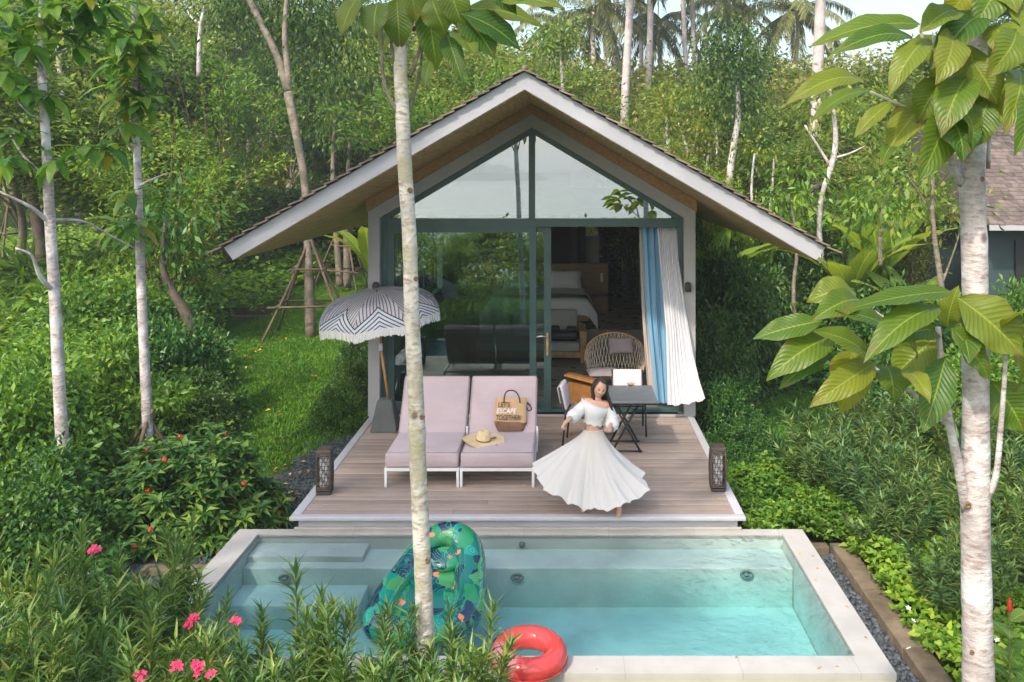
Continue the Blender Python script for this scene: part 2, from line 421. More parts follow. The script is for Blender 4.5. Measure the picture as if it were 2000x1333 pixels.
b_ = m_.build('basin', [M_plaster, M_plaster_out]); P(b_, pool)
for p in b_.data.polygons:
    c = p.center
    if abs(c.x-(-3.486)) < .01 or abs(c.x-2.516) < .01 or abs(c.y-6.644) < .01: p.material_index = 1
P(MB().box(-3.246, 2.276, 8.73, 9.176, -.80, -.305, bev=.012).build('ledge', M_plaster), pool)
P(MB().box(-3.30+.055, -2.07, 8.86, 9.174, -.32, -.243, bev=.012).build('step', M_plaster), pool)
P(MB().box(-3.246, -1.98, 8.31, 8.728, -.72, -.47, bev=.012).build('step', M_plaster), pool)
M_fit = mat('pool fitting grey', (.2, .25, .25), .4)
for px, py, Y in ((1010, 1128, 8.705), (1458, 1122, 8.705), (556, 1130, 8.705)):
    c = at(px, py, Y); f = MB()
    f.tube([c+Vector((.058*math.cos(a), .012*math.sin(a), .028*math.sin(a))) for a in np.linspace(0, 2*PI, 20, endpoint=False)], .011, 6, closed=True)
    f.lathe([(0, .0), (.03, .0), (.03, .012), (0, .012)], 12, c-Vector((0, .0, .008)))
    f.tube([c, c+Vector((0, .08, -.03))], .02, 8)
    P(f.build('drain_fitting', M_fit), pool)
c = at(1020, 1064, 9.17)
P(MB().lathe([(0, .02), (.03, .018), (.035, 0)], 14, (0, 0, 0), M=tr(*c) @ rot('X', 90)).build('inlet_fitting', M_fit), pool)
wo = MB().box(-3.30, 2.33, 6.83, 9.23, -.76, -.168).build('water', M_water); wo['kind'] = 'structure'

# ================================================================ kerbs and stones beside the pool
k_ = MB()
for i in range(5): k_.box(2.84, 3.05, 4.3+i*1.02, 5.31+i*1.02, -.75, -.335-.01*(i % 2), bev=.008)
tag(k_.build('garden_kerb', M_kerb), 'long mossy brown kerb edging the stone strip right of the pool', 'kerb')
tag(MB().box(2.53, 2.83, 9.34, 9.47, -.75, -.36, bev=.02).build('garden_kerb', M_kerb), 'short brown kerb closing the stone strip behind the pool corner', 'kerb')
tag(MB().box(-4.35, -3.56, 8.86, 9.0, -.75, -.38, bev=.02).build('garden_kerb', M_kerb), 'short brown kerb beside the left rim of the pool', 'kerb')
def stones(name, m, n, fn, s0, s1, seed):
    rs = np.random.RandomState(seed); bm = bmesh.new(); bmesh.ops.create_icosphere(bm, subdivisions=1, radius=1)
    B = np.array([v.co[:] for v in bm.verts]); FT = np.array([[v.index for v in f.verts] for f in bm.faces]); bm.free()
    V = []; Q = []
    for i in range(n):
        p = fn(rs); s = s0+(s1-s0)*rs.rand()**2; sc_ = s*np.array([1, .55+.5*rs.rand(), .4+.4*rs.rand()])
        a = rs.rand()*6.28; Rm = np.array([[math.cos(a), -math.sin(a), 0], [math.sin(a), math.cos(a), 0], [0, 0, 1]])
        b = B*(1+.25*(rs.rand(len(B), 1)-.5))*sc_; b[:, 2] += b[:, 0]*(rs.rand()-.5)
        V.append(b @ Rm.T + np.array(p)); Q.append(FT+i*len(B))
    o = link(name, np_mesh(name, np.concatenate(V), np.concatenate(Q), False), None, m); o['kind'] = 'stuff'; return o
def right_strip(rs):
    y = 4.6+4.7*rs.rand(); return (2.545+.28*rs.rand(), y, -.49+.07*rs.rand())
stones('gravel', M_stone, 2600, right_strip, .016, .05, 1)
tag(bpy.data.objects['gravel'], 'blue grey stone chips between the pool wall and the kerb', 'gravel')
def left_strip(rs):
    y = 8.9+4.6*rs.rand(); wdt = 1.45-.16*(y-8.9)
    return (-2.95-wdt*rs.rand()*(.6+.4*rs.rand()), y, -.445+.02*rs.rand())
tag(stones('gravel', M_stone_dk, 9000, left_strip, .008, .026, 2), 'dark gravel strip along the left side of the deck', 'gravel')
def gs():
    def fn(u, v):
        y = 8.6+5.2*v; wdt = 1.5-.14*(y-8.9)+.12*math.sin(y*3)+.07*math.sin(y*7.7)
        xr = -2.9 if y > 9.3 else -3.5
        return (xr-wdt*(1-u), y, -.444)
    m, t, b = nt('dark gravel bed'); n1 = noise(t, 60, 3); n2 = noise(t, 1.3, 4)
    c = ramp(t, [(.3, (.02, .03, .03)), (.7, (.11, .14, .14))], n1).outputs[0]
    c = mix(t, c, (.11, .07, .03), ramp(t, [(.5, (0,)*3), (.65, (.7,)*3)], n2).outputs[0])
    t.links.new(c, b.inputs['Base Color']); b.inputs['Roughness'].default_value = .9; bump(t, b, n1, .8, .02)
    o = MB().grid(fn, 6, 40).build('gravel_bed', m); o['kind'] = 'structure'
    def fe(u, v): return (2.52+.34*u, 4.3+5.06*v, -.443)
    o = MB().grid(fe, 3, 20).build('gravel_bed', M_stone_dk); o['kind'] = 'structure'
    def fe2(u, v): return (3.05+6*u, 3+7*v, -.442+.02*math.sin(u*9+v*7))
    o = MB().grid(fe2, 12, 20).build('soil', M_earth); o['kind'] = 'structure'
gs()
for k, (px, py, s) in enumerate(((20, 640, 1.0), (22, 668, .9), (-60, 655, 1.2))):
    c = at(px, py, 1700*4.05/(py-330)); z = g1(c.x, c.y)
    o = MB().box(c.x-1.0*s, c.x+.75*s, c.y-.35, c.y+.55, z-.05, z+.05, bev=.02).build('path', M_path); o['kind'] = 'structure'
def peb(rs):
    x = -14.6+2.6*rs.rand(); y = 22.4+2.4*rs.rand(); return (x, y, g1(x, y)+.01)
tag(stones('pebbles', M_pebble, 900, peb, .03, .09, 4), 'pale pebbles beside the brown path', 'pebbles')

# ================================================================ deck
deck = thing('wooden_deck', 'raised wooden deck with pale grey edging between villa and pool', 'deck', (-.515, 11.2, -.45))
m_ = MB(); bw = .1385; n = int((13.16-9.312)/bw)
rs = random.Random(3)
for i in range(n):
    y0 = 9.312+i*bw; cuts = [-2.832, -2.832+1.0+2.6*rs.random(), 1.802]
    for a, b in zip(cuts, cuts[1:]): m_.box(a+.001, b-.001, y0, y0+bw-.005, -.03, 0, bev=.003)
P(m_.build('decking', M_deck), deck)
m_ = MB().box(-2.935, 1.904, 9.22, 9.31, -.032, .006, bev=.005).box(-2.935, -2.835, 9.311, 13.19, -.032, .006, bev=.005).box(1.805, 1.904, 9.311, 13.19, -.032, .006, bev=.005)
P(m_.build('edge_trim', M_lip), deck)
m_ = MB().box(-2.86, 1.83, 9.30, 13.1, -.14, -.034).box(-2.86, 1.83, 9.305, 13.1, -.5, -.1405)
P(m_.build('fascia', M_lip), deck)
P(MB().box(-2.90, 1.87, 9.268, 9.299, -.15, -.122, bev=.008).build('base_strip', M_white_stone), deck)

# ================================================================ villa
villa = thing('villa', 'small gabled villa with grey framed glass front facing the deck', 'villa', (-.515, 18, -.45))
XC = -.515
def gable(half, zc, za, z0=0): return [(XC-half, z0), (XC+half, z0), (XC+half, zc), (XC, za), (XC-half, zc)]
P(MB().ring(gable(2.445, 3.06, 4.52), gable(2.275, 2.965, 4.322, .03), 13.0, 13.32).build('gable_frame', M_frame), villa)
P(MB().ring(gable(2.273, 2.964, 4.320, .032), gable(2.195, 2.925, 4.232, .07), 13.13, 13.29).build('window_jamb', M_dark), villa)
P(MB().box(-2.707, 1.677, 13.12, 13.31, 2.825, 2.948).build('transom_beam', M_dark), villa)
P(MB().box(-.567, -.473, 13.125, 13.285, 2.949, 4.26).build('mullion', M_dark), villa)
for s in (-1, 1):
    xa, xb = (-2.62, -.56) if s < 0 else (-.48, 1.59)
    zz = lambda x: 4.25-.602*abs(x-XC)
    poly = [(xa, 2.94), (xb, 2.94), (xb, zz(xb)), (xa, zz(xa))]
    P(MB().prism(poly, 13.205, 13.213).build('gable_window', M_glass_up), villa)
fw = P(MB().ring(rect(-2.712, -.455, .055, 2.823), rect(-2.60, -.555, .17, 2.735), 13.15, 13.22).build('fixed_window', M_dark), villa)
P(MB().prism(rect(-2.605, -.55, .165, 2.74), 13.184, 13.192).build('pane', M_glass), fw)
fw2 = P(MB().ring(rect(-2.40, -.232, .052, 2.823), rect(-2.30, -.338, .17, 2.735), 13.235, 13.285).build('sliding_door', M_dark), villa)
P(MB().prism(rect(-2.305, -.333, .165, 2.74), 13.256, 13.264).build('pane', M_glass), fw2)
c = at(1070, 672, 13.2)
P(MB().box(-.305, -.268, 13.19, 13.233, c.z-.18, c.z+.17, bev=.012).build('handle', M_oak), fw2)
P(MB().tube(sm_path([(-.29, 13.20, c.z+.10), (-.36, 13.17, c.z+.12), (-.45, 13.175, c.z+.11)]), .017, 8).build('latch', mat('brushed steel', (.5, .5, .48), .3, metal=1)), fw2)
P(MB().box(-2.71, 1.68, 13.125, 13.30, .03, .053).box(-2.71, 1.68, 13.02, 13.124, .005, .03).build('door_sill', M_dark), villa)
P(MB().box(XC-2.43, XC-2.30, 13.33, 15.0, -.5, 3.05).box(XC-2.43, XC-2.30, 15.001, 19.8, -.5, 1.0).box(XC-2.43, XC-2.30, 15.001, 19.8, 2.8, 3.05).box(XC-2.43, XC-2.30, 17.2, 17.5, 1.001, 2.799).box(XC-2.43, XC-2.30, 19.801, 23.3, -.5, 3.05).prism([(XC-2.43, 3.051), (XC+2.43, 3.051), (XC+2.43, 3.2), (XC, 4.64), (XC-2.43, 3.2)], 23.1, 23.3).box(XC+2.30, XC+2.43, 13.33, 23.3, -.5, 3.05)
  .box(XC-2.29, .52, 23.1, 23.3, -.5, 3.05).box(.84, XC+2.29, 23.1, 23.3, -.5, 3.05).box(.521, .839, 23.1, 23.3, -.5, 1.93).box(.521, .839, 23.1, 23.3, 2.75, 3.05).build('wall', M_wall_in), villa)  # left wall openings are added, out of view, to let daylight into the room
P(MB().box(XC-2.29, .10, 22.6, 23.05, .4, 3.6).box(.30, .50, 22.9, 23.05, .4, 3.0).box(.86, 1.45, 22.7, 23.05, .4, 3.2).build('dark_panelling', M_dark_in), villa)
P(MB().box(XC-2.29, XC+2.29, 13.36, 23.08, 3.0, 3.045).build('ceiling', M_wall_in), villa)  # added to keep the loft behind the gable glass dark for clear reflections
P(MB().box(XC-2.1, XC+2.1, 13.9, 13.95, 3.046, 3.4).build('attic_board', M_dark_in), villa)
P(MB().box(XC-2.295, XC+2.295, 13.33, 23.1, -.4, .04).box(XC-2.29, XC+2.29, 17.85, 23.1, .041, .40).build('interior_floor', M_floor_in), villa)
# roof
SL = .585
def chev(ht, hb, zt, zb): return [(XC-hb, zb-SL*hb), (XC, zb), (XC+hb, zb-SL*hb), (XC+ht, zt-SL*ht), (XC, zt), (XC-ht, zt-SL*ht)]
def chev_solid(mb, ht, hb, zt, zb, y0, y1, mi=0):
    p = chev(ht, hb, zt, zb); vs = [(x, y0, z) for x, z in p]+[(x, y1, z) for x, z in p]
    fs = [(0, 1, 4, 5), (1, 2, 3, 4), (11, 10, 7, 6), (10, 9, 8, 7)]+[(i, i+6, (i+1) % 6+6, (i+1) % 6) for i in range(6)]
    return mb.add(vs, fs, mi)
roof = P(chev_solid(MB(), 3.68, 3.60, 4.875, 4.70, 10.79, 24.0).build('roof', M_frame), villa)
P(chev_solid(MB(), 3.595, 3.57, 4.698, 4.665, 10.79, 23.9).build('soffit', M_soffit), roof)
P(chev_solid(MB(), 3.715, 3.603, 4.90, 4.68, 10.75, 10.788).build('fascia', M_fascia), roof)
m_ = MB(); fr = random.Random(5)
for s in (-1, 1):
    ncr = 27; step = 3.86/ncr
    for k in range(ncr):
        a0 = k*step; a1 = a0+step*1.25
        z0 = 4.925-SL*a0; z1 = 4.925-SL*a1+.032
        yy = 10.675+fr.uniform(-.006, .006)
        while yy < 24.1:
            wy = fr.uniform(.30, .42); t_ = .020; e = fr.uniform(-.004, .006)
            vs = [(XC+s*a0, yy, z0+e*.3), (XC+s*a1, yy, z1+e), (XC+s*a1, yy+wy-.006, z1+e), (XC+s*a0, yy+wy-.006, z0+e*.3)]
            vs += [(x, y, z-t_) for x, y, z in vs]
            m_.add(vs, [(0, 1, 2, 3), (7, 6, 5, 4), (0, 4, 5, 1), (1, 5, 6, 2), (2, 6, 7, 3), (3, 7, 4, 0)])
            yy += wy
m_.tube([(XC, 10.69, 4.935), (XC, 24.1, 4.935)], .035, 8)
P(m_.build('shingles', M_tile), roof)
hz = lambda a: 4.52-.597*a
m_ = MB()
for s in (-1, 1):
    q = [(XC, 4.521), (XC+s*2.445, hz(2.445)+.001), (XC+s*2.445, 4.66-SL*2.445), (XC, 4.66)]
    m_.prism(q, 12.86, 13.05)
P(m_.build('gable_beam', M_infill), villa)
for px in (735, 1343):                            # wall lights
    c = at(px, 561, 12.995); m = MB().box(c.x-.042, c.x+.042, 12.90, 12.999, c.z-.06, c.z+.06, bev=.008)
    m.lathe([(.032, 0), (.036, .012), (.03, .022)], 14, (c.x, 12.945, c.z+.058))
    o = m.build('wall_light', M_black)
    tag(o, 'small black wall light on the grey frame ' + ('above the striped parasol' if px < 1000 else 'right of the white curtain'), 'wall light', 'wall lights on the villa frame')
# ================================================================ things on the deck, in the pool and in the room
def set_uv(o, uvs):
    me = o.data; l = me.uv_layers.new(name='UVMap')
    vi = np.empty(len(me.loops), dtype=np.int32); me.loops.foreach_get('vertex_index', vi)
    l.data.foreach_set('uv', np.asarray(uvs, dtype=np.float32)[vi].ravel())
def copy_tree(o, parent=None):
    c = o.copy(); COL.objects.link(c)
    if parent: c.parent = parent
    for ch in list(o.children): copy_tree(ch, c)
    return c
M_mauve = mat('mauve outdoor fabric', (.475, .385, .40), .9, .06, 3, .15, 180, spec=.2, sheen=.2)
M_mauve_dk2 = mat('mauve piping', (.36, .28, .295), .9, .06, 6)
M_mauve_dk = mat('dusky mauve fabric', (.27, .235, .25), .9, .1, 6, .2, 160, spec=.2)
def fabric(name, c):
    m, t, b = nt(name); n1 = noise(t, 2.2, 4, stretch=(1, 1.6, 1)); n2 = noise(t, 170, 3)
    cc = ramp(t, [(.3, tuple(x*.93 for x in c)), (.7, tuple(x*1.06 for x in c))], n1).outputs[0]
    t.links.new(cc, b.inputs['Base Color']); b.inputs['Roughness'].default_value = .92; b.inputs['Specular IOR Level'].default_value = .2; b.inputs['Sheen Weight'].default_value = .2
    bump(t, b, math_(t, 'ADD', math_(t, 'MULTIPLY', noise(t, 6, 3, stretch=(.6, 1.5, 1)), 3.0), math_(t, 'MULTIPLY', n2, .12)), .5, .018); return m
M_mauve = fabric('mauve outdoor fabric', (.475, .385, .40))
M_alu = mat('white aluminium', (.72, .72, .72), .4, .05, 6)
M_canvas = mat('tan canvas', (.55, .36, .20), .9, .08, 14, .3, 200, spec=.15)
M_leather = mat('brown leather', (.17, .085, .045), .5, .2, 12, .2, 60)
M_leather_dk = mat('dark strap leather', (.05, .03, .022), .5, .2, 12)
M_straw = mat('pale straw', (.68, .53, .30), .85, .12, 22, .5, 130)
M_char = mat('charcoal paint', (.045, .043, .04), .5, .25, 9)
M_rope = mat('pale rope', (.50, .44, .36), .9, .15, 20)
M_cane = mat('cane', (.38, .24, .12), .6, .25, 12)
M_table = mat('slate grey table top', (.16, .175, .19), .38, .12, 5)
M_linen = mat('white linen', (.66, .66, .68), .9, .04, 5, .15, 60)
M_throw = mat('sage bed throw', (.22, .25, .22), .9, .1, 8, .2, 90)
M_grey_cush = mat('grey sofa cushion', (.40, .385, .36), .9, .06, 6, .15, 90)
M_txt_d = mat('dark printed ink', (.075, .045, .03), .8)
M_txt_w = mat('white printed ink', (.80, .78, .74), .8)

# ---- sun loungers
def lounger():
    root = thing('sun_lounger', 'mauve sun lounger with empty seat, left of the pair behind the slim pale trunk', 'sun lounger', (0, 0, 0), 0, 'pair of sun loungers on the deck')
    def puff(x0, x1, y0, y1, z0, z1, M=None):
        m = MB(); m.box(x0, x1, y0, y1, z0, z1, M=None, bev=.035)
        bm = bmesh.new(); bmesh.ops.create_grid(bm, x_segments=1, y_segments=1, size=1); bm.free()
        if M: m.v = [tuple(M @ Vector(v)) for v in m.v]
        return m
    puff(.008, .862, 0, .815, .225, .405).build('seat_cushion', M_mauve, root)
    Mb = tr(0, .80, .395) @ rot('X', 53)
    puff(.008, .862, -.03, .76, -.13, .012, Mb).build('back_cushion', M_mauve, root)
    for (M_, y0, y1, z_) in ((None, .012, .80, .402), (Mb, -.015, .748, .009)):
        q = MB(); lp = [(.022, y0, z_), (.848, y0, z_), (.848, y1, z_), (.022, y1, z_)]
        q.tube([(M_ @ Vector(p)) if M_ else p for p in lp], .0055, 5, closed=True).build('piping', M_mauve_dk2, root)
    f = MB().box(.0, .87, .005, .035, .188, .222).box(.0, .03, .036, 1.30, .188, .222).box(.84, .87, .036, 1.30, .188, .222).box(.031, .839, 1.27, 1.30, .188, .222).box(.031, .839, .60, .63, .19, .22)
    f.build('frame', M_alu, root)
    for x in (.002, .838):
        for y in (.006, 1.269): MB().box(x, x+.03, y, y+.03, 0, .188, bev=.004).build('leg', M_alu, root)
    MB().box(.862, .885, .80, .83, .21, .47, bev=.004).tube([(.874, .82, .46), (.874, 1.12, .20)], .011, 6).build('back_support', M_alu, root)
    sh = MB().box(.03, .84, .02, .74, -.155, -.135, M=Mb); sh.build('back_panel', M_mauve, root)
    return root
L1 = lounger(); L1.location = (-2.115, 10.10, 0)
L2 = copy_tree(L1); L2.location = (-1.238, 10.10, 0)
L2['label'] = 'mauve sun lounger on which the straw hat and the tote bag lie'

# ---- tote bag
bag = thing('tote_bag', 'tan canvas tote bag with brown leather bottom leaning on the right lounger', 'bag', (-.70, 10.93, .405), R(-4))
bag.rotation_euler = (R(-17), R(1), R(3))
def bagf(z0, z1, w0, w1, d0, d1, n=28):
    def fn(u, v):
        a = 2*PI*u; z = z0+(z1-z0)*v; w_ = w0+(w1-w0)*v; d = d0+(d1-d0)*v; e = .45
        cx_, sy_ = math.cos(a), math.sin(a)
        return (w_*math.copysign(abs(cx_)**e, cx_)+.004*math.sin(v*9+a*2), d*math.copysign(abs(sy_)**.7, sy_)+.006*math.sin(a*3+v*5), z+.008*v*math.sin(a*2))
    return fn
MB().grid(bagf(.10, .40, .205, .195, .085, .05), 40, 10, wrap=True).build('canvas_body', M_canvas, bag)
m_ = MB().grid(bagf(.0, .11, .165, .209, .075, .088), 40, 5, wrap=True); m_.add([(.165*math.cos(a), .075*math.sin(a), .003) for a in np.linspace(0, 2*PI, 20, endpoint=False)], [tuple(range(20))])
m_.build('leather_bottom', M_leather, bag)
MB().tube(sm_path([(-.09, -.056, .335), (-.085, -.06, .41), (-.06, -.05, .475), (.0, -.04, .495), (.06, -.045, .475), (.10, -.055, .41), (.115, -.06, .34)]), .009, 6).build('handle', M_leather_dk, bag)
MB().tube(sm_path([(.17, .05, .36), (.23, .06, .33), (.26, .05, .27), (.22, .045, .25), (.19, .05, .30)]), .009, 6).build('handle', M_leather_dk, bag)
for txt, z, s, x, m in (("LET'S", .288, .088, -.165, M_txt_d), ("ESCAPE", .213, .084, -.18, M_txt_w), ("TOGETHER!", .132, .084, -.19, M_txt_d)):
    cu = bpy.data.curves.new('lettering', 'FONT'); cu.body = txt; cu.size = s; cu.shear = .16; cu.extrude = .0015; cu.space_character = 1.02; cu.offset = .0012
    o = bpy.data.objects.new('lettering', cu); COL.objects.link(o); bpy.context.view_layer.update()
    me = bpy.data.meshes.new_from_object(o.evaluated_get(bpy.context.evaluated_depsgraph_get())); bpy.data.objects.remove(o)
    o = link('lettering', me, bag); me.materials.clear(); me.materials.append(m)
    o.rotation_euler = (R(90), 0, 0); o.location = (x, -.0945, z); o.scale.x = {"LET'S": .74, "ESCAPE": .85, "TOGETHER!": .70}[txt]

# ---- straw hat
hat = thing('straw_hat', 'pale wide brimmed straw hat with brown band resting on the lounger seat', 'hat', (-1.00, 10.50, .41))
hat.rotation_euler = (R(4), R(5), 0)
def brim(u, v):
    a = 2*PI*u; r_ = .085+.165*v; z = .012+.022*math.sin(a*2+.6)*v*v-.004*v
    return (r_*1.02*math.cos(a), r_*math.sin(a), max(.003, z+.006))
MB().grid(brim, 48, 8, wrap=True).grid(lambda u, v: (brim(u, v)[0], brim(u, v)[1], brim(u, v)[2]-.006), 48, 8, wrap=True).build('brim', M_straw, hat)
MB().lathe([(.090, .010), (.088, .05), (.080, .10), (.066, .128), (.045, .135), (.02, .122), (0, .118)], 32).build('crown', M_straw, hat)
MB().lathe([(.0925, .014), (.0915, .034), (.089, .034)], 32).tube(sm_path([(.08, -.03, .04), (.12, .0, .06), (.15, .03, .05), (.13, .05, .035), (.09, .04, .03)]), .006, 6).build('band', M_leather, hat)
MB().tube(sm_path([(.16, -.12, .02), (.21, -.15, .012), (.26, -.20, .006)]), .006, 6).tube(sm_path([(.18, -.13, .016), (.23, -.14, .012), (.29, -.15, .006)]), .005, 6).build('ribbon', M_leather, hat)

# ---- parasol
par = thing('parasol', 'striped white and navy parasol with tasselled fringe standing left of the loungers', 'parasol', (-2.56, 12.36, 0))
M_conc = mat('dark grey concrete', (.105, .118, .115), .85, .15, 5, .3, 40)
def frust(w0, w1, z0, z1):
    return [(-w0, -w0, z0), (w0, -w0, z0), (w0, w0, z0), (-w0, w0, z0), (-w1, -w1, z1), (w1, -w1, z1), (w1, w1, z1), (-w1, w1, z1)]
bm = bmesh.new(); vs = [bm.verts.new(v) for v in frust(.19, .105, 0, .43)]
for f in ((3, 2, 1, 0), (4, 5, 6, 7), (0, 1, 5, 4), (1, 2, 6, 5), (2, 3, 7, 6), (3, 0, 4, 7)): bm.faces.new([vs[i] for i in f])
bmesh.ops.bevel(bm, geom=bm.edges[:], offset=.012, segments=2, affect='EDGES'); me = bpy.data.meshes.new('base'); bm.to_mesh(me); bm.free()
link('base', me, par, M_conc)
M_pole = wood_mat('varnished pole', (.52, .27, .085), .4, 6, (8, 8, 1))
MB().tube([(.035, 0, .42), (-.075, 0, 1.17)], .020, 10).build('pole', M_pole, par)
MB().tube([(-.075, 0, 1.17), (-.085, .0, 1.98)], .019, 10).build('pole', M_pole, par)
MB().lathe([(.028, -.05), (.03, 0), (.026, .05), (.0, .052)], 12, (-.076, 0, 1.17)).tube([(-.076, -.02, 1.2), (-.05, -.05, 1.22)], .012, 6).build('tilt_joint', M_alu, par)
def canopy_mat():
    m, t, b = nt('striped parasol cloth')
    uv = N(t, 'ShaderNodeUVMap'); sp = N(t, 'ShaderNodeSeparateXYZ'); t.links.new(uv.outputs[0], sp.inputs[0])
    U, Vv = sp.outputs[0], sp.outputs[1]
    tri = math_(t, 'ABSOLUTE', math_(t, 'MULTIPLY_ADD', U, 2, -1))
    zig = math_(t, 'MULTIPLY_ADD', tri, -.44, .60)
    d = math_(t, 'SUBTRACT', zig, Vv)
    s1 = math_(t, 'LESS_THAN', math_(t, 'FRACT', math_(t, 'MULTIPLY', d, 9)), .34)
    skew = math_(t, 'MULTIPLY_ADD', math_(t, 'SUBTRACT', .5, Vv), math_(t, 'SUBTRACT', U, .5), U)
    s2 = math_(t, 'LESS_THAN', math_(t, 'FRACT', math_(t, 'MULTIPLY', skew, 11)), .34)
    low = mix(t, (.62, .65, .71), (.035, .045, .075), s1)
    up = mix(t, (.55, .535, .57), (.13, .125, .165), s2)
    c = mix(t, up, low, math_(t, 'GREATER_THAN', d, 0))
    t.links.new(c, b.inputs['Base Color']); b.inputs['Roughness'].default_value = .9
    tl = N(t, 'ShaderNodeBsdfTranslucent'); t.links.new(c, tl.inputs[0]); ms = N(t, 'ShaderNodeMixShader', i_0=.25)
    t.links.new(b.outputs[0], ms.inputs[1]); t.links.new(tl.outputs[0], ms.inputs[2]); t.links.new(ms.outputs[0], t.nodes['Material Output'].inputs[0])
    return m
Mt = tr(-.085, 0, 1.60) @ rot('Y', -6) @ rot('X', 6) @ rot('Z', 22.5+12)
V = []; Q = []; UV = []; nu, nv = 9, 13
def canopy(k, u, v):
    a = (k+u)*PI/4; cosm = math.cos(PI/8)/math.cos((u-.5)*PI/4)
    flat = .35*(1-v)+.65; rr = .885*(1-((1-cosm)*(1-.25)))*math.cos(v*PI/2*.985)**.8
    sag = .02*math.sin(PI*u)*math.sin(PI*v)
    return Vector((rr*math.cos(a), rr*math.sin(a), .375*math.sin(v*PI/2)**1.05-sag+.03*math.sin(PI*u)*(1-v)**4))
for k in range(8):
    b0 = len(V)
    for j in range(nv):
        for i in range(nu):
            u, v = i/(nu-1), j/(nv-1); V.append(Mt @ canopy(k, u, v)); UV.append((u, v))
    for j in range(nv-1):
        for i in range(nu-1): q = b0+j*nu+i; Q.append((q, q+1, q+nu+1, q+nu))
o = link('canopy', np_mesh('canopy', V, Q, True), par, canopy_mat()); set_uv(o, UV)
M_fringe = mat('cream tassel fringe', (.70, .69, .68), .95, .08, 30)
m_ = MB(); fr = random.Random(9)
for k in range(8):
    for i in range(34):
        u0, u1 = i/34, (i+.86)/34; l = .088+fr.uniform(-.012, .012)+.018*abs(2*u0-1)
        a, b = canopy(k, u0, 0), canopy(k, u1, 0); oo = Vector((a.x, a.y, 0)).normalized()*fr.uniform(.0, .014)
        vs = [a+Vector((0, 0, .012)), b+Vector((0, 0, .012)), b+oo-Vector((0, 0, l)), a+oo-Vector((0, 0, l+fr.uniform(-.006, .006)))]
        m_.add([Mt @ v for v in vs], [(0, 1, 2, 3)])
m_.build('fringe', M_fringe, par)
for k in range(8):
    pts = [Mt @ (canopy(k, 0, v)-Vector((0, 0, .012))) for v in np.linspace(0, 1, 9)]
    MB().tube(pts, .006, 5).build('rib', M_alu, par)

# ---- lanterns
def lantern(bulge):
    r_ = thing('deck_lantern', '', 'lantern', (0, 0, 0), 0, 'tall lanterns on the deck edges')
    M_pan = mat('white lantern panel', (.68, .67, .68), .6, .05, 8); h, w_ = .50, .082
    MB().box(-w_, w_, -w_, w_, 0, .03, bev=.006).build('base', M_char, r_)
    MB().box(-w_*.98, w_*.98, -w_*.98, w_*.98, h-.045, h, bev=.006).box(-w_*.72, w_*.72, -w_*.72, w_*.72, h-.0, h+.012).build('top', M_lant, r_)
    bl = lambda z: 1+bulge*math.sin(PI*(z-.03)/(h-.075))
    m = MB(); zs = np.linspace(.03, h-.045, 9)
    for sx in (-1, 1):
        for sy in (-1, 1):
            m.tube([(sx*w_*.9*bl(z), sy*w_*.9*bl(z), z) for z in zs], .010, 4)
    for z in (.05, .075, h-.062):
        q = w_*.9*bl(z); m.tube([(-q, -q, z), (q, -q, z), (q, q, z), (-q, q, z)], .013 if z < .1 else .011, 4, closed=True)
    m.build('frame', M_lant, r_)
    m = MB(); r0 = random.Random(4)
    for s in range(4):
        Ms = rot('Z', 90*s)
        for i in range(-2, 3):
            for d in (-1, 1):
                pts = []
                for z in np.linspace(.075, h-.062, 12):
                    x = i*w_*.36+d*w_*.24*math.sin((z-.03)*26+i); x = max(-w_*.85, min(w_*.85, x))
                    pts.append(Ms @ Vector((x, -w_*.9*bl(z), z)))
                m.tube(pts, .0035, 4)
        for z in np.linspace(.11, h-.09, 8): m.tube([Ms @ Vector((-w_*.85, -w_*.9*bl(z), z)), Ms @ Vector((w_*.85, -w_*.9*bl(z), z+r0.uniform(-.006, .006)))], .003, 4)
    m.build('lattice', M_lant, r_)
    MB().box(-w_*.60, w_*.60, -w_*.60, w_*.60, .06, h-.05, bev=.01).build('inner_panel', M_pan, r_)
    return r_
M_lant = mat('brown woven lantern metal', (.085, .062, .048), .6, .3, 20, .2, 80)
la = lantern(.06); la.location = (-2.755, 9.93, .006); la.rotation_euler.z = R(3)
la['label'] = 'brown lattice lantern on the deck edge in front of the parasol'
lb = lantern(.14); lb.location = (1.745, 10.03, .006)
lb['label'] = 'brown lattice lantern with bulging sides on the deck edge right of the dancing woman'

# ---- table and chairs
tb = thing('folding_table', 'square folding table with slate grey top and crossed black legs', 'table', (.80, 11.55, 0))
tb_p = MB().box(-.38, .375, -.42, .42, .695, .722, bev=.006).build('tabletop', M_table, tb)
MB().box(-.36, .355, -.40, .40, .67, .694).build('under_frame', M_black, tb)
for y in (-.22, .20):
    MB().tube([(-.20, y, .67), (.17, y, .012)], .015, 6).build('leg', M_black, tb)
    MB().tube([(.17, y+.035, .67), (-.20, y+.035, .012)], .015, 6).build('leg', M_black, tb)
    MB().tube([(-.21, y+.03, .014), (.19, y+.03, .014)], .013, 6).build('foot_bar', M_black, tb)
dish = MB().lathe([(0, .004), (.03, .004), (.05, .03), (.055, .034), (.048, .03), (.0, .012)], 18, (0, 0, 0)).lathe([(0, .045), (.018, .04), (.026, .025), (.02, .012)], 10, (-.012, 0, 0)).lathe([(0, .04), (.012, .036), (.02, .022), (.015, .012)], 10, (.02, .01, 0))
o = dish.build('shell_dish', mat('tan shell', (.42, .28, .16), .6, .3, 20)); o.location = (.885, 11.93, .722)
tag(o, 'small tan shell dish on the back edge of the table', 'dish')
